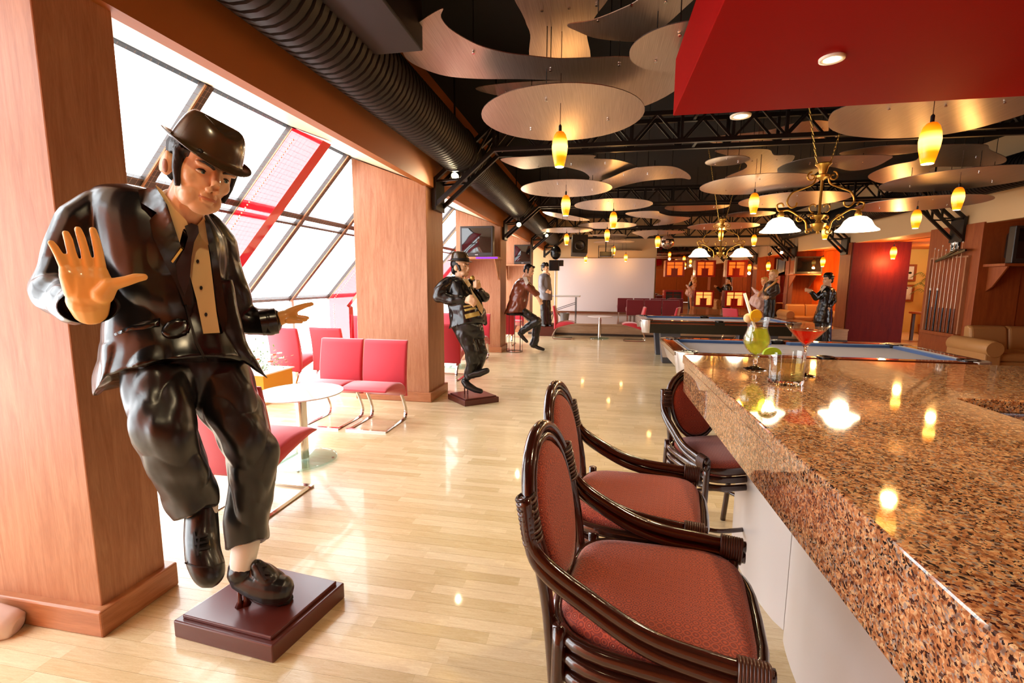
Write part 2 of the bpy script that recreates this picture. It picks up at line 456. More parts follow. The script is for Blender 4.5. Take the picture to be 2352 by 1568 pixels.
pillar(-3.02, -2.03, 13.75, 14.35, 0, 'farthest veneer pillar beside the stage', slope=SL)
pillar(6.36, 7.0, 9.4, 10.7, 2.56, 'brown pillar with the cue rack', M_wallwood)
pillar(6.36, 7.0, 13.64, 14.2, 2.56, 'brown pillar beside the purple panel', M_wallwood)
pillar(6.36, 7.0, 5.3, 6.0, 2.56, 'brown pillar near the sofa by the right edge', M_wallwood)
pillar(6.36, 7.0, 17.2, 17.62, 2.56, 'brown pillar at the end of the mirror wall', M_wallwood)

# ------------------------------------------------------------------ glazing, slope and low glass, with net and red fins
dirv = Vector((GT[0] - GB[0], 0, GT[1] - GB[1])); L_ = dirv.length; dirv.normalize(); nrm = Vector((dirv.z, 0, -dirv.x))   # towards the room
def gp(s, y, d=0.0): return Vector((GB[0], y, GB[1])) + dirv * s + nrm * d
ym = [-.85, .2, 1.25, 2.28, 3.3, 4.32, 5.35, 6.38, 7.4, 8.42, 9.44, 10.46, 11.5, 12.5, 13.55, 14.6, 15.6, 16.6, 17.5]
win = st(thing('window_1', 'sloping glass wall with dark bars and a net', 'window', (GB[0], 8, 0)))
FIN = (4.32, 7.4, 11.5, 14.6)
for yv in ym:
    m_ = MB(); m_.beam(gp(-.02, yv, .0), gp(L_, yv, .0), .075, .06, up=nrm); obj('mullion', m_, M_frame, win)
    m_ = MB(); m_.beam(gp(0, yv - .045, .035), gp(L_, yv - .045, .035), .016, .012, up=nrm); obj('bead', m_, M_bronze, win)
    m_ = MB(); m_.box(GB[0] - .03, GB[0] + .03, yv - .03, yv + .03, 0, GB[1]); obj('post', m_, M_white, win)
for s, wd in ((1.45, .07), (1.33, .03), (.02, .05)):
    m_ = MB(); m_.beam(gp(s, ym[0], -.005), gp(s, ym[-1], -.005), wd, .05, up=nrm); obj('transom', m_, M_frame, win)
for a, b in zip(ym[:-1], ym[1:]):
    m_ = MB(); m_.add([gp(0, a, -.02), gp(0, b, -.02), gp(L_, b, -.02), gp(L_, a, -.02)], [(0, 1, 2, 3)]); obj('pane', m_, M_pane, win)
    m_ = MB(); m_.add([(GB[0] - .02, a, 0), (GB[0] - .02, b, 0), (GB[0] - .02, b, GB[1]), (GB[0] - .02, a, GB[1])], [(0, 1, 2, 3)]); obj('pane', m_, M_pane, win)
# sagging net, one sheet per bay
for a, b in zip(ym[:-1], ym[1:]):
    nu, nv = 8, 22; vs, fs, uv = [], [], []
    for j in range(nv + 1):
        for i in range(nu + 1):
            s = L_ * j / nv; yy = a + (b - a) * i / nu; k = 4 * (i / nu) * (1 - i / nu)
            belly = .16 * k * math.exp(-((s - .35) / .45) ** 2) + .02 * k
            vs.append(gp(s - .06 * k * math.exp(-(s / .3) ** 2), yy, .03 + belly)); uv.append((yy / .055, s / .055))
    for j in range(nv):
        for i in range(nu): q = j * (nu + 1) + i; fs.append((q, q + 1, q + nu + 2, q + nu + 1))
    m_ = MB(); m_.add(vs, fs); me = mesh('net', m_, M_net, True, False); ul = me.uv_layers.new(name='uv')
    for l in me.loops: ul.data[l.index].uv = uv[l.vertex_index]
    place('net', me, win)
M_rope = mat('rope_bulb', sr(255, 240, 190), emit=sr(255, 225, 150), estr=1.2)
for k, yv in enumerate(FIN):
    t = thing('red_fin', ['glossy red fin running down the glass behind the big statue', 'glossy red fin half hidden by the pillar past the paired red chairs',
                          'glossy red fin behind the statue with the microphone', 'glossy red fin far down the glass wall'][k], 'fin', (GB[0], yv, 0))
    t['kind'] = 'structure'
    D = .36; o1 = gp(L_, 0, .03); o2 = gp(L_ + .12, 0, D); i1 = gp(.14, 0, D); i2 = gp(.02, 0, .03)
    m_ = MB(); m_.prism([(o1.x, o1.z), (o2.x, o2.z), (i1.x, i1.z), (GB[0] + .4, 1.05), (GB[0] + .4, 0), (GB[0] + .035, 0), (i2.x, i2.z)], yv - .05, yv + .09, Matrix(((1, 0, 0, 0), (0, 0, 1, 0), (0, 1, 0, 0), (0, 0, 0, 1))))
    obj('fin_board', m_, M_red, t)
    if k < 2:
        p0, p1 = gp(.1, yv - .056, .11), gp(L_ - .08, yv - .056, .11); n = 64; m_ = MB()
        for i in range(n): m_.ell(p0.lerp(p1, i / (n - 1)), .0065, seg=6, rg=4)
        for i in range(18): m_.ell(Vector((GB[0] + .12, yv - .056, 1.1 - i * .04)), .0065, seg=6, rg=4)
        tag(obj('rope_light', m_, M_rope, t, True), kind='stuff')

# ------------------------------------------------------------------ stage, screen, mirror wall
m_ = MB(); m_.box(-2.0, 6.3, 13.25, 17.62, .3, .34); stg = st(thing('stage', 'low wooden stage at the far end of the room', 'stage', (2, 15, 0)))
obj('stage_floor', m_, M_stage, stg)
m_ = MB(); m_.box(-2.0, 6.3, 13.28, 17.6, .05, .3); obj('riser', m_, M_stage, stg)
m_ = MB(); m_.box(-2.0, 6.3, 13.26, 13.3, 0, .06); obj('kickboard', m_, M_frame, stg)
m_ = MB(); m_.box(-1.55, 1.93, 17.56, 17.61, .42, 2.36)
scr = obj('projection_screen', m_, mat('screen_white', sr(228, 214, 212), rough=.8)); tag(scr, 'large blank white projection screen behind the stage', 'screen')
m_ = MB(); m_.box(-1.9, 1.95, 17.52, 17.61, .34, .40); st(obj('baseboard_front', m_, M_riser))
M_mirror = mat('mirror', sr(250, 225, 205), rough=.01, metal=1.0)
mir = st(thing('wall_mirror', 'mirror wall right of the white screen', 'mirror', (4, 17.6, 0)))
for i in range(6):
    for j in range(3):
        x0 = 1.97 + i * .73; m_ = MB(); m_.box(x0 + .003, x0 + .727, 17.58, 17.61, .36 + j * .8, .36 + j * .8 + .794); obj('mirror_tile', m_, M_mirror, mir)

# ------------------------------------------------------------------ alcoves on the pool-table side
def wallpiece(name, x0, x1, y0, y1, z0, z1, m, label=None):
    m_ = MB(); m_.box(x0, x1, y0, y1, z0, z1); o = st(obj(name, m_, m))
    if label: o['label'] = label
    return o
wallpiece('wall_partition', 6.98, 8.8, 9.42, 9.55, 0, 2.56, M_wallwood)
wallpiece('wall_panel', 6.362, 7.66, 13.53, 13.598, 0, 2.55, M_purple, 'purple wall panel under the orange wall lamp')
wallpiece('wall_alcove', 6.95, 7.74, 17.3, 17.45, 0, 2.56, M_wallorange)
wallpiece('wall_alcove_side', 7.6, 7.66, 13.74, 17.3, 0, 2.56, M_wallorange)
wallpiece('ceiling_alcove', 6.4, 10.2, 9.4, 17.6, 2.56, 2.62, M_wallorange)
wallpiece('ceiling_alcove_near', 6.4, 8.8, -2.2, 9.4, 2.56, 2.62, M_wallwood)
wallpiece('wall_room', 7.66, 10.2, 16.6, 16.7, 0, 2.56, M_yellow)
# ------------------------------------------------------------------ ribbed duct along the window side and its twin over the sofas
def duct(name, x, z, r, y0, y1, label, pitch=.07):
    t = thing(name, label, 'duct', (x, (y0 + y1) / 2, z))
    m_ = MB(); n = int((y1 - y0) / pitch); prof = []
    for i in range(n):
        y = y0 + i * pitch
        for dy, dr in ((0, 0), (pitch * .62, .0), (pitch * .74, -.012), (pitch * .9, -.012)): prof.append((r + dr, y + dy))
    m_.rings([[Vector((x + math.cos(2 * PI * k / 22) * q, y, z + math.sin(2 * PI * k / 22) * q)) for k in range(22)] for q, y in prof])
    obj('ribbed_tube', m_, M_duct, t, True, angle=35)
    for y in (y0 + 3.2, y0 + 7.3, y0 + 11.4, y0 + 15):
        h = MB(); h.tube([(x, y, z + r), (x, y, ZC)], .012, 6); obj('hanger', h, M_steel, t)
        h = MB(); h.rings([[Vector((x + math.cos(2 * PI * k / 22) * q, y + d, z + math.sin(2 * PI * k / 22) * q)) for k in range(22)] for q, d in ((r + .001, -.02), (r + .012, -.018), (r + .012, .018), (r + .001, .02))], cap=False); obj('collar', h, M_steel, t)
    return t
d1 = duct('ceiling_duct', -1.72, 3.06, .25, -1.8, 17.4, 'long black ribbed air duct above the window-side pillars')
m_ = MB(); m_.box(-1.5, -1.16, -1.5, 3.05, 2.98, 3.35); obj('box_section', m_, M_duct, d1, bevel=.01)
duct('ceiling_duct', 6.08, 3.2, .25, 3.0, 17.4, 'long black air duct above the cue rack side')

# ------------------------------------------------------------------ black lattice trusses
def bars(mb_list, root, name, m):
    for p, q, w_ in mb_list:
        b = MB(); b.beam(p, q, w_, w_); obj(name, b, m, root)
def make_truss(y, label):
    t = thing('roof_truss', label, 'truss', (2.15, y, 3.1), group='black roof trusses')
    xl, xr, zb, zt = -2.04, 6.36, 3.06, 3.36
    for d in (-.13, .13):
        bars([((-1.28, y + d, zb), (5.6, y + d, zb), .045), ((-1.28, y + d, zt), (5.6, y + d, zt), .045),
              ((xl, y + d, 2.42), (-1.28, y + d, zb), .045), ((xl, y + d, 2.72), (-1.28, y + d, zt), .045),
              ((xr, y + d, 2.30), (5.6, y + d, zb), .045), ((xr, y + d, 2.66), (5.6, y + d, zt), .045)], t, 'chord', M_steel)
        n = 13; xs = [-1.28 + 6.88 * i / n for i in range(n + 1)]
        for i in range(n):
            a, b = xs[i], xs[i + 1]
            bars([((a, y + d, zb), (a, y + d, zt), .03)], t, 'post', M_steel)
            mid = (a + b) / 2
            bars([((a, y + d, zb), (mid, y + d, zt), .024), ((b, y + d, zb), (mid, y + d, zt), .024)], t, 'brace', M_steel)
        bars([((-1.66, y + d, 2.74), (-1.66, y + d, 3.04), .03), ((-1.66, y + d, 2.74), (-1.28, y + d, zt), .024), ((xl, y + d, 2.72), (-1.66, y + d, 2.74), .024),
              ((5.98, y + d, 2.68), (5.98, y + d, 3.01), .03), ((5.98, y + d, 2.68), (5.6, y + d, zt), .024), ((xr, y + d, 2.66), (5.98, y + d, 2.68), .024)], t, 'brace', M_steel)
    for x, z0, z1 in ((xl + .02, 2.38, 2.76), (xr - .02, 2.26, 2.7)):
        b = MB(); b.box(x - .025, x + .025, y - .16, y + .16, z0, z1); obj('end_plate', b, M_steel, t)
    for x in (-1.28, 1.0, 3.3, 5.6):
        bars([((x, y - .13, zb), (x, y + .13, zb), .03), ((x, y - .13, zt), (x, y + .13, zt), .03)], t, 'cross_tie', M_steel)
        b = MB(); b.tube([(x, y, zt), (x, y, ZC)], .01, 6); obj('hanger', b, M_steel, t)
    return t
for y, lb in ((5.75, 'nearest black lattice truss crossing the room at the second pillar'), (9.95, 'black lattice truss landing on the pillar with the cue rack'),
              (13.95, 'black lattice truss crossing in front of the stage'), (17.25, 'farthest black lattice truss against the end wall')):
    make_truss(y, lb)

# ------------------------------------------------------------------ hanging aluminium discs and bean-shaped sheets
def _alu(nt, b):
    tc = N(nt, 'ShaderNodeTexCoord'); mp = N(nt, 'ShaderNodeMapping'); mp.inputs['Scale'].default_value = (90, 1.2, 1); nt.links.new(tc.outputs['Object'], mp.inputs[0])
    n = N(nt, 'ShaderNodeTexNoise', Scale=3.0, Detail=3.0); nt.links.new(mp.outputs[0], n.inputs['Vector'])
    r = ramp(nt, [(.3, sr(172, 152, 140)), (.7, sr(200, 182, 170))], n.outputs[0]); nt.links.new(r.outputs[0], b.inputs['Base Color'])
    b.inputs['Anisotropic'].default_value = .75
    cx = N(nt, 'ShaderNodeCombineXYZ'); cx.inputs[0].default_value = 1.0; nt.links.new(cx.outputs[0], b.inputs['Tangent'])
M_alu = mat('brushed_aluminium', rough=.3, metal=.85, build=_alu)
def smooth_poly(pts, n=5): 
    P = [Vector((p[0], p[1], 0)) for p in pts]; m = len(P); out = []
    for i in range(m):
        a, b, c, d = P[i - 1], P[i], P[(i + 1) % m], P[(i + 2) % m]
        for k in range(n):
            t = k / n; out.append(.5 * ((2 * b) + (c - a) * t + (2 * a - 5 * b + 4 * c - d) * t * t + (3 * b - a - 3 * c + d) * t ** 3))
    return [(p.x, p.y) for p in out]
def sheet(name, poly, z, label, wires=()):
    cx = sum(p[0] for p in poly) / len(poly); cy = sum(p[1] for p in poly) / len(poly)
    t = thing(name, label, 'ceiling panel', (cx, cy, z), group='hanging aluminium ceiling panels')
    m_ = MB(); m_.prism(poly, z, z + .006); obj('sheet', m_, M_alu, t)
    for wx, wy in wires:
        h = MB(); h.tube([(wx, wy, z - .012), (wx, wy, ZC)], .0035, 5); obj('wire', h, M_steel, t)
        h = MB(); h.lathe([(.011, 0), (.011, .008)], 8, T(wx, wy, z - .012)); obj('screw', h, M_chrome, t)
    return t
def bean(px, z, label):
    pl = smooth_poly([(onZ(x, y, z).x, onZ(x, y, z).y) for x, y in px])
    ins = []
    xs = [p[0] for p in pl]; ys = [p[1] for p in pl]
    for fx in (.25, .5, .75):
        for fy in (.3, .5, .7):
            q = (min(xs) + fx * (max(xs) - min(xs)), min(ys) + fy * (max(ys) - min(ys)))
            if inside(q, pl): ins.append(q); break
    return sheet('ceiling_sail', pl, z, label, ins)
def disc(px, py, rx, z, label):
    c = onZ(px, py, z); d = (c - CAMPOS).dot(FWD); r = rx * d / FPX
    return sheet('ceiling_disc', [(c.x + r * math.cos(2 * PI * k / 48), c.y + r * math.sin(2 * PI * k / 48)) for k in range(48)], z, label,
                 [(c.x + .6 * r * math.cos(a), c.y + .6 * r * math.sin(a)) for a in (.3, 2.4, 4.5)])
bean([(1015, 20), (1013, 40), (1038, 70), (1099, 104), (1160, 121), (1221, 129), (1283, 135), (1359, 133), (1451, 132), (1540, 155), (1560, 200), (1475, 245), (1440, 225), (1390, 205), (1313, 187), (1206, 182), (1099, 181), (1022, 174), (961, 153), (929, 129), (926, 92), (958, 55)], 3.12, 'large crescent-shaped aluminium sheet, nearest the black duct')
bean([(1180, -60), (1206, 46), (1218, 80), (1221, 140), (1290, 165), (1353, 140), (1348, 77), (1368, 37), (1396, 0), (1430, -60)], 3.42, 'aluminium sheet with a waist crossing above the crescent one')
bean([(1303, 57), (1359, 47), (1420, 24), (1466, 0), (1500, -40), (1620, -40), (1560, 30), (1500, 80), (1466, 96), (1374, 89), (1329, 73)], 3.28, 'fin-shaped aluminium sheet left of the red canopy, at the top edge')
disc(1566, 112, 117, 2.98, 'round aluminium disc half hidden by the red canopy corner')
disc(1290, 268, 184, 2.9, 'nearest round aluminium disc with the orange lamp below')
bean([(1092, 203), (1175, 190), (1300, 185), (1360, 195), (1345, 228), (1250, 235), (1150, 221)], 3.5, 'pointed aluminium sheet peeking out behind the nearest disc')
bean([(1149, 366), (1208, 360), (1275, 357), (1363, 357), (1365, 364), (1407, 366), (1441, 373), (1462, 382), (1462, 387), (1430, 399), (1396, 411), (1361, 417), (1352, 416), (1354, 406), (1341, 395), (1319, 388), (1292, 383), (1253, 383), (1219, 388), (1193, 386)], 3.0, 'wavy aluminium sheet just past the nearest truss')
bean([(1379, 419), (1407, 406), (1441, 391), (1474, 384), (1518, 381), (1551, 384), (1575, 395), (1586, 406), (1584, 412), (1562, 409), (1518, 412), (1474, 417), (1430, 427), (1405, 434), (1390, 430)], 2.95, 'banana-shaped aluminium sheet beside the wavy one')
disc(1300, 434, 104, 2.8, 'round aluminium disc second from the camera, over a lamp')
disc(1408, 471, 88, 2.82, 'round aluminium disc third from the camera, tipped by orange glints')
bean([(1246, 486), (1297, 492), (1355, 505), (1319, 507), (1275, 499)], 3.1, 'thin slip of aluminium sheet over the far lamps')
disc(1394, 518, 66, 2.82, 'plain round aluminium disc over the middle of the floor')
disc(1302, 529, 59, 2.8, 'round aluminium disc near the hanging loudspeaker')
bean([(1436, 490), (1474, 485), (1511, 485), (1516, 490), (1540, 496), (1573, 498), (1586, 501), (1562, 510), (1529, 516), (1500, 518), (1516, 510), (1511, 503), (1463, 499)], 2.9, 'aluminium sheet with a swept tail in front of the stage')
bean([(1452, 534), (1485, 529), (1540, 529), (1574, 532), (1551, 537), (1496, 541), (1483, 550), (1474, 543)], 2.85, 'leaf-shaped aluminium sheet above the mirror ball')
disc(1410, 556, 46, 2.78, 'small-looking aluminium disc right above the projector')
bean([(1350, 540), (1390, 538), (1430, 538), (1440, 543), (1425, 550), (1410, 553), (1395, 545)], 2.9, 'curved aluminium sheet over the projector')
disc(1434, 577, 40, 2.62, 'farthest aluminium disc, in front of the screen wall')
bean([(1902, 287), (1909, 262), (1935, 247), (2000, 226), (2150, 205), (2352, 190), (2440, 205), (2400, 245), (2261, 290), (2170, 309), (2098, 316), (2025, 318), (1953, 312), (1916, 301)], 2.95, 'broad aluminium sheet below the red canopy edge, washed with bright light')
bean([(1625, 325), (1650, 313), (1760, 300), (1840, 280), (1900, 278), (1960, 300), (1850, 328), (1700, 335)], 3.55, 'aluminium sheet seen through the nearest truss')
bean([(1641, 347), (1700, 343), (1764, 343), (1779, 356), (1826, 359), (1790, 395), (1740, 415), (1665, 410), (1715, 385), (1695, 365)], 3.15, 'hooked aluminium sheet left of the brass chandelier')
disc(1670, 370, 47, 3.0, 'smaller round aluminium disc left of the hooked sheet')
bean([(1786, 388), (1826, 370), (1898, 359), (2040, 357), (2036, 370), (2000, 386), (1953, 392), (1898, 383), (1860, 405), (1800, 402)], 3.0, 'curled aluminium sheet right above the brass chandelier')
bean([(1940, 348), (2043, 334), (2170, 332), (2261, 332), (2275, 345), (2311, 363), (2297, 377), (2224, 383), (2152, 383), (2134, 392), (2145, 403), (2123, 414), (2079, 423), (2025, 421), (1996, 410), (2000, 399), (2043, 381), (2098, 370), (2116, 359), (2150, 352), (2140, 346), (2043, 357), (1940, 357)], 3.1, 's-shaped aluminium sheet behind the large right-hand lamp')
disc(2203, 414, 146, 2.85, 'round aluminium disc holding two orange glints, by the right edge')
disc(2111, 469, 122, 2.72, 'round aluminium disc above the cue rack bracket')
disc(1738, 425, 122, 2.85, 'round aluminium disc glaring with chandelier light')
disc(1820, 460, 112, 2.8, 'round aluminium disc behind the brass chandelier')
disc(1660, 520, 76, 2.74, 'round aluminium disc above the far chandelier')
disc(1725, 492, 50, 2.9, 'round aluminium disc between the two chandeliers')
disc(1600, 475, 70, 3.15, 'dim round aluminium disc behind the middle of the second truss')

# ------------------------------------------------------------------ orange pendant lamps
def _shade(nt, b):
    tc = N(nt, 'ShaderNodeTexCoord'); sp = N(nt, 'ShaderNodeSeparateXYZ'); nt.links.new(tc.outputs['Generated'], sp.inputs[0])
    r = ramp(nt, [(0, sr(255, 132, 6)), (.26, sr(255, 140, 10)), (.42, sr(255, 200, 90)), (.58, sr(255, 206, 100)), (.78, sr(255, 140, 10)), (1, sr(250, 100, 4))], sp.outputs[2])
    s = ramp(nt, [(0, (.2, .2, .2)), (.24, (.3, .3, .3)), (.42, (.9, .9, .9)), (.58, (1, 1, 1)), (.78, (.36, .36, .36)), (1, (.16, .16, .16))], sp.outputs[2])
    ml = N(nt, 'ShaderNodeMath', operation='MULTIPLY'); ml.inputs[1].default_value = 4.5; nt.links.new(s.outputs[0], ml.inputs[0])
    nt.links.new(r.outputs[0], b.inputs['Emission Color']); nt.links.new(ml.outputs[0], b.inputs['Emission Strength'])
M_shade = mat('orange_lamp_glass', sr(255, 150, 30), rough=.25, build=_shade)
M_bulb = mat('lamp_white', (1, 1, 1), emit=sr(255, 240, 205), estr=9)
M_cord = mat('lamp_cord', sr(90, 60, 45), rough=.5)
_sh = MB(); _sh.lathe([(.036, 0), (.046, .04), (.058, .10), (.063, .15), (.058, .2), (.046, .24), (.03, .262), (.008, .27)], 20); ME_sh = mesh('lamp_shade', _sh, M_shade, True)
_bb = MB(); _bb.lathe([(.034, -.003), (.034, .004)], 16); ME_bb = mesh('bulb_opening', _bb, M_bulb)
_cp = MB(); _cp.lathe([(.012, .268), (.012, .31), (.005, .32)], 10); ME_cp = mesh('socket', _cp, M_steel)
def pendant(px, yt, yb, hh, label, watt=7, ztop=ZC, at=None):
    d = FPX * hh / (yb - yt); p = CAMPOS + ray(px, yb) * d if at is None else Vector(at); k = hh / .27
    t = thing('pendant_lamp', label, 'lamp', p, 0, 'orange pendant lamps'); t.scale = (k, k, k)
    for nm, me in (('lamp_shade', ME_sh), ('bulb_opening', ME_bb), ('socket', ME_cp)): o = place(nm, me, t, True)
    c = MB(); c.tube([(0, 0, .3), (0, 0, (ztop - p.z) / k)], .0028, 5); obj('cord', c, M_cord, t, local=True)
    l = light('pendant_glow', 'POINT', (0, 0, -.06), watt, (1, .5, .14), .05); l.parent = t
    return t
pendant(1285, 305, 383, .27, 'orange glass pendant lamp hanging under the nearest round disc')
pendant(1299, 449, 495, .27, 'orange glass pendant lamp under the second round disc')
pendant(1408, 487, 524, .27, 'orange glass pendant lamp under the third round disc')
pendant(1394, 527, 554, .27, 'orange glass pendant lamp hanging right above the projector')
pendant(1301, 537, 562, .27, 'orange glass pendant lamp left of the hanging loudspeaker')
pendant(1510, 542, 568, .27, 'orange glass pendant lamp beside the mirror ball')
pendant(1409, 565, 585, .27, 'orange glass pendant lamp right of the projector')
pendant(1345, 586, 602, .25, 'far orange pendant lamp in front of the left half of the screen')
pendant(1437, 583, 600, .26, 'far orange pendant lamp in front of the right half of the screen')
pendant(2130, 285, 376, .28, 'largest orange glass pendant lamp, below the red canopy')
pendant(2197, 431, 482, .27, 'orange glass pendant lamp nearest the right edge')
pendant(2102, 482, 524, .27, 'orange glass pendant lamp left of the cue rack bracket')
pendant(1730, 444, 490, .27, 'orange glass pendant lamp left of the brass chandelier')
pendant(1731, 539, 564, .27, 'orange glass pendant lamp left of the near chandelier shade, further back')
pendant(1894, 518, 549, .27, 'orange glass pendant lamp between the two chandelier shades')
pendant(1655, 528, 552, .27, 'orange glass pendant lamp behind the far chandelier')
pendant(2037, 571, 597, .3, 'orange wall-side lamp in front of the purple panel', watt=55, ztop=2.56, at=(7.12, 13.25, 2.12))
pendant(1890, 588, 610, .3, 'orange lamp in the alcove beside the far television', watt=60, ztop=2.56, at=onY(1889, 612, 16.4))
pendant(1766, 602, 620, .28, 'pair-side orange lamp above the blond statue', watt=30, at=onY(1764, 621, 16.6))

# ------------------------------------------------------------------ brass chandeliers over the pool tables
M_brass = mat('aged_brass', sr(196, 150, 70), rough=.3, metal=.85)
M_milk = mat('milk_glass', sr(255, 246, 224), rough=.3, emit=sr(255, 236, 196), estr=5.0)
def spiral(c, r0, turns, a0, sgn, plane_x, plane_z, n=22):
    out = []
    for i in range(n):
        t = i / (n - 1); a = a0 + sgn * turns * 2 * PI * t; r = r0 * (1 - .8 * t)
        out.append(Vector(c) + plane_x * (r * math.cos(a)) + plane_z * (r * math.sin(a)))
    return out
def make_chandelier(loc, label):
    t = thing('chandelier', label, 'chandelier', loc, 0, 'brass chandeliers over the pool tables'); t.scale = (1.1, 1.1, 1.1); Z = Vector((0, 0, 1))
    m_ = MB(); m_.lathe([(.004, -.19), (.014, -.178), (.010, -.165), (.03, -.155), (.062, -.115), (.068, -.095), (.03, -.085), (.022, -.06), (.05, -.03), (.058, -.018), (.02, -.01), (.012, .0), (.012, .3), (.02, .305), (.055, .325), (.06, .345), (.03, .36), (.045, .42), (.068, .445), (.06, .455), (.01, .46)], 20)
    obj('stem', m_, M_brass, t, True, local=True, angle=40)
    for s in (-1, 1):
        X = Vector((s, 0, 0))
        arm = bez([X * .05 + Z * .33, X * .075 + Z * .27, X * .16 + Z * .23, X * .25 + Z * .19, X * .285 + Z * .11, X * .25 + Z * .06, X * .21 + Z * .07, X * .20 + Z * .105], 6)
        m_ = MB(); m_.tube(arm, .0085, 6); m_.tube([p for p in spiral(X * .09 + Z * .335, .045, 1.1, PI / 2, -s, Vector((1, 0, 0)), Z)], .0075, 6); obj('scroll_arm', m_, M_brass, t, True, local=True)
        arm = bez([X * .02 + Z * -.1, X * .09 + Z * -.15, X * .115 + Z * -.07, X * .19 + Z * -.01, X * .27 + Z * .035, X * .35 + Z * .03, X * .37 + Z * .085, X * .33 + Z * .1, X * .31 + Z * .07], 6)
        m_ = MB(); m_.tube(arm, .0085, 6); m_.tube(spiral(X * .085 + Z * -.165, .03, 1.1, 0, -s, Vector((1, 0, 0)), Z), .007, 6); m_.tube(spiral(X * .17 + Z * -.04, .035, 1.1, 0, s, Vector((1, 0, 0)), Z), .007, 6); m_.tube(spiral(X * .06 + Z * -.03, .03, 1.1, PI, s, Vector((1, 0, 0)), Z), .007, 6); m_.tube(spiral(X * .05 + Z * .06, .05, .8, -PI / 2, s, Vector((1, 0, 0)), Z), .006, 6)
        obj('lamp_arm', m_, M_brass, t, True, local=True)
        m_ = MB(); m_.lathe([(.018, 0), (.024, -.01), (.03, -.04), (.02, -.055)], 12, T(s * .33, 0, .02)); obj('lamp_cup', m_, M_brass, t, True, local=True)
        m_ = MB(); m_.lathe([(.03, -.03), (.07, -.04), (.105, -.07), (.128, -.115), (.15, -.14), (.172, -.155), (.174, -.165), (.164, -.162), (.145, -.15), (.12, -.12), (.1, -.08), (.065, -.05), (.03, -.04)], 28, T(s * .33, 0, 0), cap=False)
        obj('lamp_shade', m_, M_milk, t, True, local=True)
        m_ = MB(); m_.ell((s * .33, 0, -.1), (.035, .035, .045)); obj('bulb', m_, M_bulb, t, True, local=True)
        l = light('shade_glow', 'POINT', (s * .33, 0, -.2), 18, (1, .8, .52), .08); l.parent = t
        a, b = Vector((s * .055, 0, .44)), Vector((s * .28, 0, (ZC - loc[2]) / 1.1)); n = 34; m_ = MB()
        for i in range(n):
            c = a.lerp(b, (i + .5) / n); dv = (b - a).normalized(); sd = Vector((0, 1, 0)) if i % 2 else dv.cross(Vector((0, 1, 0)))
            h = (b - a).length / n * .75
            m_.tube([c + dv * h * math.cos(q) + sd * .007 * math.sin(q) for q in [2 * PI * k / 8 for k in range(8)]], .0018, 4, closed=True)
        obj('chain', m_, M_brass, t, local=True)
    return t
make_chandelier((2.21, 5.45, 2.23), 'large brass chandelier with two glowing bell shades over the near pool table')
make_chandelier((2.17, 9.3, 2.17), 'smaller-looking brass chandelier with bell shades over the far pool table')

# ------------------------------------------------------------------ red canopy above the bar with its downlights
cn = st(thing('ceiling_canopy', 'glossy red canopy box hanging above the bar', 'canopy', (1.9, 1.2, 2.6)))
m_ = MB(); m_.box(.44, 3.9, -1.9, 3.36, 2.6, 2.95); obj('canopy_box', m_, M_redpaint, cn, bevel=.004)
m_ = MB(); m_.box(.62, 3.9, -1.9, 3.2, 2.95, ZC); obj('upper_box', m_, M_redpaint, cn)
M_spot = mat('spot_glow', (1, 1, 1), emit=sr(255, 232, 180), estr=60)
M_ring = mat('spot_ring', sr(240, 232, 214), rough=.35)
def downlight(x, y, z, label, watt=60, can=False, r=.055, col=(1, .78, .46)):
    t = thing('downlight', label, 'downlight', (x, y, z), 0, 'downlights')
    m_ = MB(); m_.lathe([(r * .62, .004), (r * .66, -.006), (r, -.008), (r * 1.02, 0), (r * 1.02, .004)], 24, T(x, y, z), cap=False); obj('ring', m_, M_ring, t, True)
    m_ = MB(); m_.lathe([(r * .6, -.001), (r * .6, .002)], 20, T(x, y, z)); obj('bulb', m_, M_spot, t)
    if can:
        m_ = MB(); m_.lathe([(r * 1.05, .004), (r * 1.05, .16), (.012, .165), (.012, ZC - z)], 20, T(x, y, z)); obj('can', m_, M_steel, t)
    l = light('downlight_beam', 'SPOT', (x, y, z - .03), watt, col, .04, (0, 0, 0), math.radians(130), .7); l.parent = t; l.location = (0, 0, -.03)
    return t
downlight(1.07, 2.65, 2.594, 'bright round downlight set in the red canopy', 70)
downlight(1.3, 1.2, 2.594, 'round downlight in the red canopy nearest the camera', 70)
c = onZ(1701, 266, 2.8); downlight(c.x, c.y, 2.8, 'small white can light just beyond the red canopy edge', 30, True, .075)

# track spotlights above the bar front, out of frame, that pick out the big statue
def trackspot(p, aim, label, watt):
    t = thing('track_spotlight', label, 'spotlight', p, 0, 'ceiling track spotlights'); p = Vector(p); d = (Vector(aim) - p).normalized(); u, v, a = basis(d); Mx = Matrix.Translation(p) @ Matrix((u, v, a)).transposed().to_4x4()
    m_ = MB(); m_.lathe([(.02, -.16), (.06, -.14), (.065, 0), (.058, 0), (.05, -.04)], 16, Mx, cap=False); obj('lamp_head', m_, M_steel, t, True, angle=40)
    m_ = MB(); m_.lathe([(.05, -.03), (.05, -.02)], 16, Mx); obj('bulb', m_, M_spot, t)
    m_ = MB(); m_.tube([p - d * .12, Vector((p.x, p.y, ZC))], .01, 6); obj('hanger', m_, M_steel, t)
    l = light('track_beam', 'SPOT', (0, 0, 0), watt, (1, .76, .44), .05, None, math.radians(44), .8); l.parent = t; l.rotation_euler = d.to_track_quat('-Z', 'Y').to_euler(); l.location = d * .03
trackspot((-.55, .35, 3.0), (-1.5, 1.6, 1.5), 'ceiling spotlight aimed at the big statue', 36)
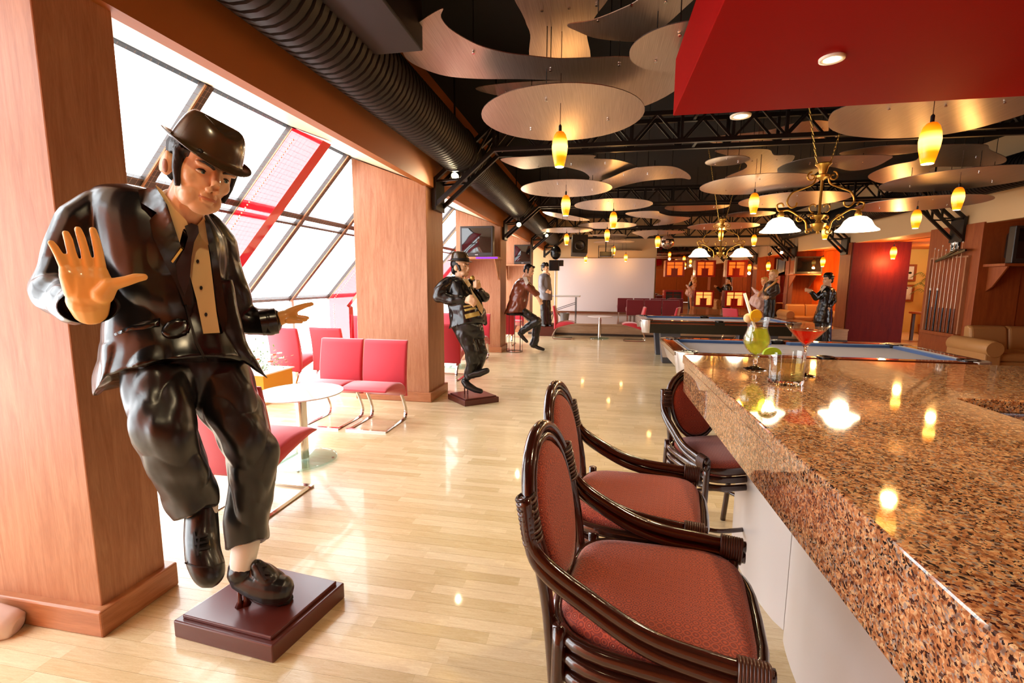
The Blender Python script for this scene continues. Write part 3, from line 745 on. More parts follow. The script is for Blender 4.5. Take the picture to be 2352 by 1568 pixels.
# ------------------------------------------------------------------ granite bar
def _granite(nt, b):
    tc = N(nt, 'ShaderNodeTexCoord')
    dn = N(nt, 'ShaderNodeTexNoise', Scale=60.0, Detail=3.0); nt.links.new(tc.outputs['Object'], dn.inputs['Vector'])
    va = N(nt, 'ShaderNodeVectorMath', operation='MULTIPLY_ADD'); va.inputs[1].default_value = (.022, .022, .022); nt.links.new(dn.outputs['Color'], va.inputs[0]); nt.links.new(tc.outputs['Object'], va.inputs[2])
    v = N(nt, 'ShaderNodeTexVoronoi', Scale=210.0); nt.links.new(va.outputs[0], v.inputs['Vector'])
    n = N(nt, 'ShaderNodeTexNoise', Scale=70.0, Detail=3.0); nt.links.new(tc.outputs['Object'], n.inputs['Vector'])
    sp = N(nt, 'ShaderNodeSeparateColor'); nt.links.new(v.outputs['Color'], sp.inputs[0])
    r1 = ramp(nt, [(0, sr(46, 36, 32)), (.11, sr(96, 66, 50)), (.18, sr(176, 116, 74)), (.45, sr(206, 146, 96)), (.68, sr(214, 172, 124)), (.86, sr(160, 142, 128)), (1, sr(222, 198, 168))], sp.outputs[0]); r1.color_ramp.interpolation = 'CONSTANT'
    r2 = ramp(nt, [(.34, sr(150, 108, 80)), (.56, sr(255, 255, 255))], n.outputs[0])
    mx = N(nt, 'ShaderNodeMixRGB', blend_type='MULTIPLY'); mx.inputs[0].default_value = .75
    nt.links.new(r1.outputs[0], mx.inputs[1]); nt.links.new(r2.outputs[0], mx.inputs[2]); nt.links.new(mx.outputs[0], b.inputs['Base Color'])
M_granite = mat('granite', rough=.06, spec=.6, coat=.6, coat_rough=.03, build=_granite)
M_panel = mat('bar_panel', sr(200, 190, 184), rough=.35, coat=.2)
BZ = 1.08
bar = thing('bar_counter', 'polished brown granite bar counter with pale curved panels', 'bar counter', (.9, 1.2, 0))
m_ = MB(); m_.prism([(.51, -1.6), (1.37, -1.6), (1.37, 2.05), (3.6, 2.05), (3.6, 2.95), (.51, 2.95)], BZ - .05, BZ); obj('countertop', m_, M_granite, bar, bevel=.006)
m_ = MB(); m_.prism([(.52, -1.6), (.56, -1.6), (.56, 2.9), (3.6, 2.9), (3.6, 2.94), (.52, 2.94)], .86, BZ - .052); obj('fascia', m_, M_granite, bar)
m_ = MB(); m_.prism([(1.35, -1.6), (1.365, -1.6), (1.365, 2.06), (3.6, 2.06), (3.6, 2.075), (1.35, 2.075)], .92, BZ - .052); obj('inner_fascia', m_, M_granite, bar)
# soft-edged front panels, standing side by side under the overhang
yy = 2.86
for k, wd in enumerate((.8, .82, .82, .82, .82)):
    a, b = yy - wd, yy; pts = []
    for i in range(15):
        t = i / 14; pts.append((.84 - .06 * math.sin(PI * t) ** .6, a + .004 + (wd - .008) * t))
    pts += [(.98, b - .004), (.98, a + .004)]
    m_ = MB(); m_.prism(pts, .0, .86); obj('front_panel', m_, M_panel, bar, True, angle=40); yy -= wd
m_ = MB(); m_.box(.98, 3.5, 2.2, 2.85, 0, .9); obj('end_cabinet', m_, M_panel, bar)
m_ = MB(); m_.box(.98, 1.33, -1.6, 2.2, 0, .9); obj('under_shelf', m_, M_frame, bar)

# ------------------------------------------------------------------ rattan bar stools
M_rattan = mat('dark_rattan', sr(52, 24, 15), rough=.16, spec=.6, coat=.6, coat_rough=.06, bump=(45, .25))
M_wrap = mat('cane_binding', sr(74, 42, 28), rough=.3, coat=.3)
def _fabric(c1, c2, S=52):
    def f(nt, b):
        tc = N(nt, 'ShaderNodeTexCoord'); mp = N(nt, 'ShaderNodeMapping'); mp.inputs['Scale'].default_value = (S, S, S); nt.links.new(tc.outputs['Object'], mp.inputs[0])
        v = N(nt, 'ShaderNodeTexVoronoi', Scale=1.0); v.inputs['Randomness'].default_value = .12; nt.links.new(mp.outputs[0], v.inputs['Vector'])
        m1 = N(nt, 'ShaderNodeMath', operation='MULTIPLY'); m1.inputs[1].default_value = 26.0; nt.links.new(v.outputs['Distance'], m1.inputs[0])
        s = N(nt, 'ShaderNodeMath', operation='SINE'); nt.links.new(m1.outputs[0], s.inputs[0])
        r = ramp(nt, [(.0, c2), (.5, c1), (1, c1)], s.outputs[0])
        d = ramp(nt, [(0, (1, 1, 1)), (.1, (0, 0, 0))], v.outputs['Distance'])
        mx = N(nt, 'ShaderNodeMixRGB'); mx.inputs[2].default_value = (*sr(226, 190, 160), 1); nt.links.new(d.outputs[0], mx.inputs[0]); nt.links.new(r.outputs[0], mx.inputs[1])
        nt.links.new(mx.outputs[0], b.inputs['Base Color'])
        bp = N(nt, 'ShaderNodeBump', Strength=.25, Distance=.002); nt.links.new(s.outputs[0], bp.inputs['Height']); nt.links.new(bp.outputs[0], b.inputs['Normal'])
    return f
M_seat = mat('stool_fabric', rough=.75, sheen=.3, build=_fabric(sr(178, 72, 38), sr(132, 46, 27)))
def coil(pts, r, R, turns, mb):
    'binding wound round a run of tube'
    P = bez(pts, 10); n = len(P); out = []
    for i in range(turns):
        c = P[int(i / turns * (n - 1))]; q = P[min(n - 1, int(i / turns * (n - 1)) + 1)]; u, v, a = basis(q - c)
        mb.tube([c + u * R[0] * math.cos(2 * PI * k / 12) + v * R[1] * math.sin(2 * PI * k / 12) for k in range(12)], r, 5, closed=True)
def make_stool(loc, rz, label):
    t = thing('bar_stool', label, 'bar stool', loc, rz, 'rattan bar stools at the bar'); sz = .74
    # cushion: rounded trapezoid, wider at the front (front = -Y)
    rings = []
    for z, s in ((sz - .075, .9), (sz - .07, .97), (sz - .04, 1.0), (sz - .015, .985), (sz - .003, .93), (sz + .004, .8), (sz + .008, .4)):
        r = []
        for k in range(40):
            a = 2 * PI * k / 40; c, q = math.cos(a), math.sin(a); e = .42
            x = math.copysign(abs(c) ** e, c); y = math.copysign(abs(q) ** e, q)
            r.append(Vector((x * (.222 - .028 * y) * s, y * .225 * s, z)))
        rings.append(r)
    m_ = MB(); m_.rings(rings); obj('seat_cushion', m_, M_seat, t, True, local=True)
    # back: oval arch, slightly reclined, and padded oval
    def bk(x, z): return Vector((x, .235 + (z - sz) * (.22 if z > sz else .05), z))
    zc, rx, rzv = .925, .185, .2
    for off, nm in ((0, 'back_hoop'),):
        arch = [bk(-.15, .40), bk(-.165, .6), bk(-.178, .78)] + [bk(-rx * math.cos(PI * i / 16), zc + rzv * math.sin(PI * i / 16)) for i in range(17)] + [bk(.178, .78), bk(.165, .6), bk(.15, .40)]
        m_ = MB(); m_.tube(bez(arch, 3), .0165, 10); obj(nm, m_, M_rattan, t, True, local=True)
    inner = [bk(-(rx - .03) * math.cos(2 * PI * i / 28), .93 + (.168 if math.sin(2 * PI * i / 28) > 0 else .21) * math.sin(2 * PI * i / 28)) for i in range(28)]
    m_ = MB(); m_.tube(inner, .0125, 8, closed=True); obj('inner_hoop', m_, M_rattan, t, True, local=True)
    fr = []
    for d, s in ((-.016, .86), (-.02, .7), (-.022, .3)): fr.append([Vector((p.x * s, bk(0, .93 + (p.z - .93) * s).y + d, .93 + (p.z - .93) * s)) for p in inner])
    bkr = [[Vector((q.x, q.y + 2 * dd, q.z)) for q in r] for r, dd in zip(fr, (.016, .02, .022))]
    m_ = MB(); m_.rings(list(reversed(fr)) + [[Vector((p.x * .95, p.y, .93 + (p.z - .93) * .95)) for p in inner]] + bkr); obj('back_pad', m_, M_seat, t, True, local=True)
    for s in (-1, 1):
        # double arm sweeping from the hoop down along the seat to the front
        for o, zz in ((0, 0), (1, -.03)):
            pa = bez([bk(s * .182, 1.02 + zz) + Vector((s * .022, -.004, 0)), bk(s * .196, .9 + zz) + Vector((s * .018, -.01, 0)), Vector((s * .218, .12, .815 + zz)), Vector((s * .232, .0, .775 + zz * 1.1)), Vector((s * .24, -.13, .765 + zz * 1.1)), Vector((s * .238, -.235, .762 + zz * 1.1))], 8)
            m_ = MB(); m_.tube(pa, .016, 9); obj('arm', m_, M_rattan, t, True, local=True)
        m_ = MB(); coil([bk(s * .184, 1.015), bk(s * .192, .905)], .004, (.02, .034), 15, m_); tag(obj('binding', m_, M_wrap, t, True, local=True), kind='stuff')
        m_ = MB(); coil([Vector((s * .24, -.17, .748)), Vector((s * .238, -.235, .746))], .0042, (.022, .038), 9, m_); tag(obj('binding', m_, M_wrap, t, True, local=True), kind='stuff')
        for yy2, yb in ((-.2, -.235), (.2, .25)):
            m_ = MB(); m_.tube(bez([(s * .215, yy2, .73), (s * .225, yy2 * 1.03, .4), (s * .235, yb, .0)], 6), .0165, 9); obj('leg', m_, M_rattan, t, True, local=True)
    for k, z in enumerate((.7, .655, .61)):
        r = [Vector((math.copysign(abs(math.cos(a)) ** .55, math.cos(a)) * .238, math.copysign(abs(math.sin(a)) ** .55, math.sin(a)) * .235, z)) for a in [2 * PI * i / 36 for i in range(36)]]
        m_ = MB(); m_.tube(r, .018, 8, closed=True); obj('seat_rail', m_, M_rattan, t, True, local=True)
    for z in (.3,):
        r = [Vector((math.copysign(abs(math.cos(a)) ** .5, math.cos(a)) * .225, math.copysign(abs(math.sin(a)) ** .5, math.sin(a)) * .235, z)) for a in [2 * PI * i / 36 for i in range(36)]]
        m_ = MB(); m_.tube(r, .014, 8, closed=True); obj('foot_ring', m_, M_rattan, t, True, local=True)
    return t
make_stool((.165, 1.165, 0), PI / 2 - .17, 'nearest rattan bar stool with patterned rust seat, at the bottom edge')
make_stool((.155, 1.70, 0), PI / 2 - .17, 'rattan bar stool second from the camera, pulled up to the bar')
st3 = make_stool((.70, 2.72, 0), .38, 'rattan bar stool farthest from the camera, tucked in at the bar corner')
for c_ in st3.children:                              # a lower stool than its neighbours
    if c_.type == 'MESH':
        for v_ in c_.data.vertices: v_.co.z = v_.co.z - .15 if v_.co.z > .6 else v_.co.z * .75


# ------------------------------------------------------------------ drinks on the bar
M_glass = mat('drink_glass', (1, 1, 1), rough=.0, trans=1.0, ior=1.45)
def _thin(tint, base=.05, body=0.0):
    def f(nt, b):
        out = nt.nodes['Material Output']; t = N(nt, 'ShaderNodeBsdfTransparent'); t.inputs[0].default_value = (*tint, 1); g = N(nt, 'ShaderNodeBsdfGlossy'); g.inputs['Roughness'].default_value = .01
        lw = N(nt, 'ShaderNodeLayerWeight'); lw.inputs[0].default_value = .5
        pw = N(nt, 'ShaderNodeMath', operation='POWER'); pw.inputs[1].default_value = 3.0; nt.links.new(lw.outputs['Facing'], pw.inputs[0])
        ma = N(nt, 'ShaderNodeMath', operation='MULTIPLY_ADD'); ma.inputs[1].default_value = .6; ma.inputs[2].default_value = base; nt.links.new(pw.outputs[0], ma.inputs[0])
        mx = N(nt, 'ShaderNodeMixShader'); nt.links.new(ma.outputs[0], mx.inputs[0])
        src = t.outputs[0]
        if body:
            tl = N(nt, 'ShaderNodeBsdfTranslucent'); tl.inputs[0].default_value = (*tint, 1); m2 = N(nt, 'ShaderNodeMixShader'); m2.inputs[0].default_value = body
            nt.links.new(src, m2.inputs[1]); nt.links.new(tl.outputs[0], m2.inputs[2]); src = m2.outputs[0]
        nt.links.new(src, mx.inputs[1]); nt.links.new(g.outputs[0], mx.inputs[2]); nt.links.new(mx.outputs[0], out.inputs[0])
    return f
M_cup = mat('thin_glass', build=_thin((.97, .98, .97)))
def liquid(n, c, body=.4): return mat(n, build=_thin(c, .04, body))
def cup(t, prof, m=M_cup, th=.003, seg=32, name='glass_body'):
    inn = [(max(.0005, r - th), z) for r, z in prof]
    m_ = MB(); m_.lathe(prof + list(reversed(inn)), seg, cap=False); return obj(name, m_, m, t, True, local=True, angle=60)
t = thing('cocktail_glass', 'curvy hurricane glass of green cocktail with a straw', 'glass', (.79, 2.53, BZ))
m_ = MB(); m_.lathe([(.0005, .0), (.052, .0), (.053, .004), (.03, .01), (.012, .018), (.008, .03), (.012, .042), (.008, .052), (.012, .062), (.02, .068), (.0005, .069)], 28); obj('foot', m_, M_glass, t, True, local=True, angle=60)
cup(t, [(.012, .066), (.03, .085), (.05, .11), (.063, .14), (.062, .165), (.05, .195), (.046, .215), (.05, .245), (.056, .266)])
m_ = MB(); m_.lathe([(.0005, .073), (.027, .088), (.046, .111), (.059, .14), (.058, .165), (.047, .194), (.043, .212), (.0005, .213)], 28); obj('drink', m_, liquid('green_drink', sr(236, 240, 130)), t, True, local=True, angle=60)
m_ = MB(); m_.tube([(.03, -.005, .09), (-.03, .01, .27), (-.068, .018, .385)], .0075, 10); obj('straw', m_, mat('straw_white', sr(244, 240, 222), rough=.4), t, True, local=True)
m_ = MB(); m_.lathe([(.0005, -.004), (.03, -.004), (.032, 0), (.03, .004), (.0005, .004)], 24, T(-.022, -.03, .275) @ Rz(.3) @ Rx(PI / 2)); obj('lemon_slice', m_, mat('lemon', sr(244, 196, 40), rough=.4), t, local=True)
m_ = MB(); m_.ell((-.05, -.012, .262), (.024, .02, .024)); obj('cherry', m_, mat('melon_ball', sr(236, 206, 150), rough=.4), t, True, local=True)
t = thing('tumbler', 'squat clear tumbler with pale drink and a lime wedge on the rim', 'glass', (.815, 2.2, BZ))
m_ = MB(); m_.lathe([(.0005, 0), (.066, 0), (.07, .006), (.07, .022), (.0005, .022)], 32); obj('glass_base', m_, M_glass, t, True, local=True, angle=50)
cup(t, [(.069, .022), (.07, .06), (.071, .1), (.072, .142)])
m_ = MB(); m_.lathe([(.0005, .025), (.065, .025), (.066, .06), (.067, .1), (.0005, .1)], 32); obj('drink', m_, liquid('amber_drink', sr(250, 236, 190), .1), t, True, local=True, angle=50)
m_ = MB(); m_.prism([(.042 * math.cos(a), .042 * math.sin(a) * .75) for a in [PI * i / 12 for i in range(13)]], -.006, .006, T(-.066, -.01, .128) @ Rz(.25) @ Rx(PI / 2)); obj('lime_wedge', m_, mat('lime', sr(150, 186, 40), rough=.4), t, local=True)
t = thing('martini_glass', 'martini glass of red cocktail behind the tumbler', 'glass', (.965, 2.4, BZ))
m_ = MB(); m_.lathe([(.0005, 0), (.05, 0), (.051, .003), (.02, .009), (.006, .02), (.0052, .09), (.006, .135), (.012, .143), (.0005, .144)], 28); obj('foot', m_, M_glass, t, True, local=True, angle=60)
cup(t, [(.008, .142), (.03, .166), (.06, .2), (.093, .243)])
m_ = MB(); m_.lathe([(.0005, .147), (.026, .166), (.056, .2), (.072, .219), (.0005, .22)], 28); obj('drink', m_, liquid('red_drink', sr(240, 70, 40)), t, True, local=True, angle=60)

# ------------------------------------------------------------------ pool tables
M_cloth = mat('grey_cloth', sr(112, 106, 116), rough=.95, sheen=.2)
M_cush = mat('blue_cushion', sr(38, 72, 126), rough=.9, sheen=.3)
M_railw = mat('rail_wood', rough=.12, coat=.8, build=wood(sr(120, 52, 24), sr(84, 32, 14), (2, 9, 9), fine=.2))
M_silver = mat('silver_trim', sr(196, 186, 176), rough=.28, metal=.55)
M_blackgloss = mat('black_laminate', sr(20, 17, 16), rough=.25)
M_legc = mat('leg_grey', sr(86, 88, 96), rough=.3, metal=.3)
def make_pool(loc, rz, label):
    t = thing('pool_table', label, 'pool table', loc, rz, 'pool tables'); L, W, z = 2.76, 1.42, .81; a, b = L / 2, W / 2
    m_ = MB(); m_.box(-a + .12, a - .12, -b + .12, b - .12, .72, .772); obj('bed', m_, M_cloth, t, local=True)
    def rail(x0, x1, y0, y1):
        m_ = MB(); m_.box(x0, x1, y0, y1, .74, z); return obj('rail', m_, M_railw, t, local=True, bevel=.012)
    def cush(p, poly):
        m_ = MB(); m_.prism(poly, .765, z - .004); o = obj('cushion', m_, M_cush, t, local=True, bevel=.008); return o
    for s in (-1, 1):
        for q in (-1, 1):
            x0, x1 = sorted((q * .08, q * (a - .15))); y0, y1 = sorted((s * (b - .005), s * (b - .135))); r = rail(x0, x1, y0, y1)
            yi, yo = s * (b - .195), s * (b - .135); cush(r, [(x0 + (.02 if q > 0 else .06), yi), (x1 - (.06 if q > 0 else .02), yi), (x1, yo), (x0, yo)])
        x0, x1 = sorted((s * (a - .005), s * (a - .135))); r = rail(x0, x1, -b + .15, b - .15)
        xi, xo = s * (a - .195), s * (a - .135); cush(r, [(xi, -b + .22), (xi, b - .22), (xo, b - .15), (xo, -b + .15)])
        m_ = MB(); m_.box(*sorted((s * (a - .142), s * (a - .132))), -b + .16, b - .16, z - .004, z + .003); obj('rail_strip', m_, M_silver, t, local=True)
        # end apron, leaning in towards the floor
        M_ = Matrix(((1, 0, 0, 0), (0, 0, 1, 0), (0, 1, 0, 0), (0, 0, 0, 1)))
        m_ = MB(); m_.prism([(s * a, .8), (s * (a - .04), .8), (s * (a - .13), .57), (s * (a - .09), .57)], -b + .12, b - .12, M_); obj('end_apron', m_, M_silver, t, local=True)
        m_ = MB(); m_.box(*sorted((s * a, s * (a + .008))), -b + .1, b - .1, .775, .812); obj('end_trim', m_, M_chrome, t, local=True)
        M2 = Matrix(((0, 0, 1, 0), (1, 0, 0, 0), (0, 1, 0, 0), (0, 0, 0, 1)))
        m_ = MB(); m_.prism([(s * b, .795), (s * (b - .05), .795), (s * (b - .1), .57), (s * (b - .05), .57)], -a + .12, a - .12, M2); obj('side_apron', m_, M_blackgloss, t, local=True)
        for q in (-1, 1):
            m_ = MB(); M3 = T(s * (a - .085), q * (b - .085), 0)
            pr = []
            for zz, f in ((.815, 1.0), (.80, 1.02), (.6, .82), (.57, .78)):
                pts = []
                for i in range(9):
                    an = PI / 2 * i / 8; pts.append(Vector((s * (a - .16 + (.165 * f) * math.cos(an)), q * (b - .16 + (.165 * f) * math.sin(an)), zz)))
                pts.append(Vector((s * (a - .165), q * (b - .165), zz))); pr.append(pts)
            m_.rings(pr); obj('corner_cap', m_, M_silver, t, True, local=True, angle=40)
            m_ = MB(); m_.lathe([(.062, .79), (.062, z + .009), (.085, z + .009), (.085, .79)], 20, T(s * (a - .145), q * (b - .145), 0), cap=False); m_.lathe([(.062, .775), (.062, .781)], 20, T(s * (a - .145), q * (b - .145), 0)); obj('pocket', m_, M_blackgloss, t, True, local=True, angle=40)
            m_ = MB(); m_.prism([(s * (a - .42), 0), (s * (a - .78), 0), (s * (a - .72), .58), (s * (a - .36), .58)], q * (b - .2) - .11, q * (b - .2) + .11, M_); obj('leg', m_, M_legc, t, local=True, bevel=.01)
        m_ = MB(); m_.lathe([(.05, .79), (.05, z + .009), (.075, z + .009), (.075, .79)], 20, T(0, s * (b - .075), 0), cap=False); m_.lathe([(.05, .775), (.05, .781)], 20, T(0, s * (b - .075), 0)); obj('pocket', m_, M_blackgloss, t, True, local=True, angle=40)
    m_ = MB(); m_.box(-a + .13, a - .13, -b + .11, b - .11, .58, .72); obj('under_box', m_, M_blackgloss, t, local=True)
    return t
make_pool((2.16, 5.55, 0), 0, 'near pool table with grey cloth and blue cushions, just behind the bar')
make_pool((2.16, 9.66, 0), 0, 'far pool table with black sides and silver corners, toward the stage')

# ------------------------------------------------------------------ red cantilever chairs
M_redf = mat('red_upholstery', sr(196, 34, 52), rough=.7, sheen=.6, bump=(300, .1))
def strip(mb, top, bot, w, n=3, crown=.012):
    'cushion from side profile: top and bottom polylines (y,z), swept across the width'
    T_ = bez([(0, y, z) for y, z in top], 5); B_ = bez([(0, y, z) for y, z in bot], 5)
    loop = T_ + list(reversed(B_)); rs = []
    for x, s in ((-w / 2, .0), (-w / 2 + .006, .5), (-w / 2 + .02, 1), (0, 1.0), (w / 2 - .02, 1), (w / 2 - .006, .5), (w / 2, .0)):
        c = sum((p for p in loop), Vector()) / len(loop); r = []
        k = len(T_)
        for i, p in enumerate(loop):
            j = i if i < k else 2 * k - 1 - i; mid = (T_[j] + B_[j]) / 2; q = mid.lerp(p, .55 + .45 * s)
            r.append(Vector((x, q.y, q.z)))
        rs.append(r)
    mb.rings(rs)
def make_chair():
    t = thing('red_chair', 'x', 'chair', (0, 0, 0), 0, 'red cantilever lounge chairs')
    m_ = MB(); strip(m_, [(.205, .27), (.17, .36), (.165, .5), (.185, .66), (.235, .87)], [(.235, .27), (.235, .36), (.235, .5), (.25, .66), (.285, .875)], .5); obj('backrest', m_, M_redf, t, True, local=True)
    m_ = MB(); strip(m_, [(-.3, .435), (-.22, .465), (-.05, .47), (.1, .44), (.2, .385)], [(-.295, .42), (-.2, .405), (-.05, .365), (.1, .32), (.205, .275)], .49); obj('seat', m_, M_redf, t, True, local=True)
    for s in (-1, 1):
        m_ = MB(); p = bez([(s * .2, .17, .3), (s * .2, .235, .19), (s * .2, .275, .1), (s * .2, .265, .035), (s * .2, .21, .009), (s * .2, -.25, .009)], 6)
        m_.tube(p, .02, 4, flat=.42, upv=(1, 0, 0)); obj('leg', m_, M_chrome, t, local=True)
    m_ = MB(); m_.box(-.22, .22, -.265, -.225, .001, .017); obj('front_bar', m_, M_chrome, t, local=True)
    return t
ch0 = make_chair()
CH = [(-2.28, 4.46, 0, 'red chair of the front pair, on the pillar side'), (-2.80, 4.46, 0, 'red chair of the front pair, on the window side'),
      (-2.26, 2.70, PI, 'red chair seen through the legs of the big statue'),
      (-4.2, 5.86, PI - .1, 'red chair turned away, beside the yellow planter'), (-3.64, 6.0, PI - .1, 'red chair turned away, second from the yellow planter'),
      (-3.5, 6.75, .35, 'red chair facing us behind the front pair'), (-4.2, 7.65, .1, 'red chair by the far red fin, left one'), (-3.65, 7.75, 0, 'red chair by the far red fin, right one at the pillar edge'),
      (-2.3, 6.95, PI, 'red chair with its back to us, behind the microphone statue'), (-2.86, 6.95, PI, 'red chair with its back to us, hidden by the second pillar'),
      (-2.36, 8.72, 0, 'red chair facing us behind the microphone statue'), (-2.92, 8.72, 0, 'red chair facing us further toward the glass'),
      (-2.2, 10.95, PI, 'red chair behind the wire stool'), (-2.3, 12.6, 0, 'red chair behind the seated statue'),
      (-.92, 12.45, PI / 2, 'red chair in front of the stage, left of the round table'), (.9, 12.4, -PI / 2, 'red chair in front of the stage, right of the round table'),
      (1.75, 12.55, -PI / 2 - .3, 'red chair behind the left half of the far pool table'), (3.45, 12.6, PI / 2 + .5, 'red chair behind the right half of the far pool table')]
for i, (x, y, r, lb) in enumerate(CH):
    if i == 0: ch0.location = (x, y, 0); ch0.rotation_euler = (0, 0, r); ch0['label'] = lb
    else: clone(ch0, (x, y, 0), r, lb)

# ------------------------------------------------------------------ round side tables
def _tglass(nt, b):
    out = nt.nodes['Material Output']; t = N(nt, 'ShaderNodeBsdfTransparent'); t.inputs[0].default_value = (.80, .92, .90, 1); g = N(nt, 'ShaderNodeBsdfGlossy'); g.inputs['Roughness'].default_value = .02
    mx = N(nt, 'ShaderNodeMixShader'); mx.inputs[0].default_value = .16
    nt.links.new(t.outputs[0], mx.inputs[1]); nt.links.new(g.outputs[0], mx.inputs[2]); nt.links.new(mx.outputs[0], out.inputs[0])
M_tglass = mat('table_glass', build=_tglass)
M_ttop = mat('table_top_gloss', sr(246, 240, 238), rough=.03, coat=1.0, coat_rough=.02)
def make_side(loc, label, h=.6, r=.34):
    t = thing('round_table', label, 'table', loc, 0, 'round pedestal tables')
    m_ = MB(); m_.lathe([(r - .004, h - .012), (r, h - .008), (r, h - .004), (r - .004, h)], 48); obj('table_top', m_, M_ttop, t, local=True)
    m_ = MB(); m_.lathe([(r * .76, .012), (r * .78, .016), (r * .78, .024), (r * .76, .028)], 48); obj('base', m_, M_tglass, t, local=True)
    m_ = MB(); m_.lathe([(.042, .028), (.042, h - .09), (.048, h - .088), (.048, h - .07), (.03, h - .068), (.03, h - .012)], 24); obj('column', m_, M_chrome, t, True, local=True, angle=40)
    for k in range(4):
        an = k * PI / 2 + .4; m_ = MB(); m_.lathe([(.012, 0), (.012, .012)], 10, T(r * .68 * math.cos(an), r * .68 * math.sin(an), 0)); obj('foot', m_, M_chrome, t, local=True)
    return t
make_side((-2.42, 3.4, 0), 'round glossy pedestal table on a glass base beside the red pair')
make_side((.03, 12.62, 0), 'small round pedestal table in front of the stage', .6, .33)
make_side((-2.45, 7.85, 0), 'round pedestal table hidden behind the microphone statue', .6, .33)
# ------------------------------------------------------------------ yellow planter by the glass
pt = thing('planter', 'yellow box planter with a white rim and orange flowers by the glass', 'planter', (-4.25, 5.25, 0))
m_ = MB(); m_.box(-4.5, -3.98, 4.9, 5.45, 0, .36); obj('box', m_, mat('mustard', sr(206, 150, 20), rough=.5), pt, bevel=.005)
m_ = MB(); m_.box(-4.52, -3.96, 4.88, 5.47, .36, .375); obj('rim', m_, M_white, pt)
m_ = MB(); m_.box(-4.53, -3.95, 4.87, 5.48, 0, .03); obj('plinth', m_, M_cream, pt)
rr = random.Random(3); m_ = MB()
for i in range(420):
    p = Vector((-4.25 + rr.gauss(0, .13), 5.18 + rr.gauss(0, .13), .38 + abs(rr.gauss(.1, .09)))); d = Vector((rr.gauss(0, 1), rr.gauss(0, 1), rr.gauss(.4, .6))).normalized(); u, v, a = basis(d); L = rr.uniform(.03, .06)
    m_.add([p, p + d * L * .5 + u * L * .22, p + d * L, p + d * L * .5 - u * L * .22], [(0, 1, 2, 3)])
tag(obj('foliage', m_, mat('leaf', sr(120, 150, 96), rough=.6), pt, fix=False), kind='stuff')
M_of = mat('orange_petal', sr(240, 96, 40), rough=.6); M_wf = mat('white_petal', sr(250, 240, 235), rough=.6)
for i in range(16):
    p = Vector((-4.2 + rr.uniform(-.2, .24), 5.05 + rr.uniform(-.16, .2), .46 + rr.uniform(-.05, .16))); m_ = MB()
    for k in range(6):
        a = k * PI / 3; m_.ell(p + Vector((math.cos(a) * .02, math.sin(a) * .02, 0)), (.016, .016, .008), seg=8, rg=5)
    obj('flower', m_, M_of if i % 3 == 0 else M_wf, pt, True)

# ------------------------------------------------------------------ televisions on shelves
M_tv = mat('tv_case', sr(46, 42, 40), rough=.35); M_scr = mat('tv_screen', sr(14, 13, 13), rough=.06, coat=.6); M_tvs = mat('tv_silver', sr(186, 184, 184), rough=.4, metal=.3)
def tv(loc, rz, w_, h_, d_, label, case=M_tv):
    t = thing('television', label, 'television', loc, rz)
    m_ = MB(); m_.box(-w_ / 2, w_ / 2, -d_ * .35, 0, 0, h_); obj('case', m_, case, t, local=True, bevel=.012)
    m_ = MB(); r = [[Vector((x * s, y, h_ / 2 + z * s)) for x, z in ((-w_ / 2, -h_ / 2), (w_ / 2, -h_ / 2), (w_ / 2, h_ / 2), (-w_ / 2, h_ / 2))] for y, s in ((0, .94), (d_ * .4, .7), (d_ * .6, .62))]; m_.rings(r); obj('rear_housing', m_, case, t, local=True)
    m_ = MB(); n = 8; vs = []; fs = []
    for j in range(n + 1):
        for i in range(n + 1):
            u, v = i / n * 2 - 1, j / n * 2 - 1; vs.append(Vector((u * w_ * .44, -d_ * .35 - .003 - .02 * (1 - u * u) * (1 - v * v), h_ * .53 + v * h_ * .4)))
    for j in range(n):
        for i in range(n): q = j * (n + 1) + i; fs.append((q, q + 1, q + n + 2, q + n + 1))
    m_.add(vs, fs); obj('screen', m_, M_scr, t, True, local=True)
    m_ = MB(); m_.box(-.03, .03, -d_ * .35 - .004, -d_ * .35, h_ * .05, h_ * .075); obj('badge', m_, M_tvs, t, local=True)
    return t
def shelf(x0, x1, y0, y1, z, label, m, light_=False):
    t = thing('wall_shelf', label, 'shelf', ((x0 + x1) / 2, y1, z))
    m_ = MB(); m_.box(x0, x1, y0, y1, z - .045, z); obj('board', m_, m, t, bevel=.004)
    for x in (x0 + .1, x1 - .1):
        m_ = MB(); m_.prism([(y1, z - .045), (y0 + .06, z - .045), (y1 - .12, z - .38), (y1, z - .46)], x - .012, x + .012, Matrix(((0, 0, 1, 0), (1, 0, 0, 0), (0, 1, 0, 0), (0, 0, 0, 1)))); obj('bracket', m_, m, t)
    if light_:
        m_ = MB(); m_.box((x0 + x1) / 2, x1 - .02, y0 - .006, y0, z - .04, z - .008); obj('light_strip', m_, mat('purple_led', sr(90, 30, 180), emit=sr(110, 30, 230), estr=1.6), t)
    return t
shelf(-2.9, -1.98, 9.12, 9.62, 1.995, 'wooden wall shelf with a violet light strip on its edge', M_pillar, True)
tv((-2.44, 9.3, 1.997), 0, .68, .6, .4, 'old tube television on the wooden shelf above the microphone statue')
shelf(-2.8, -2.0, 13.35, 13.72, 2.0, 'small far wall shelf behind the seated statue', M_pillar)
tv((-2.2, 13.5, 2.002), 0, .5, .55, .35, 'dark television on the far shelf behind the seated statue')
shelf(6.14, 6.95, 16.6, 17.18, 1.8, 'dark wall shelf below the far television', M_wallwood)
tv((6.62, 16.85, 1.802), 0, .8, .56, .4, 'dark television on the far shelf in the orange alcove')
shelf(6.42, 7.9, 8.95, 9.395, 1.85, 'dark brown wall shelf at the right edge', M_wallwood)
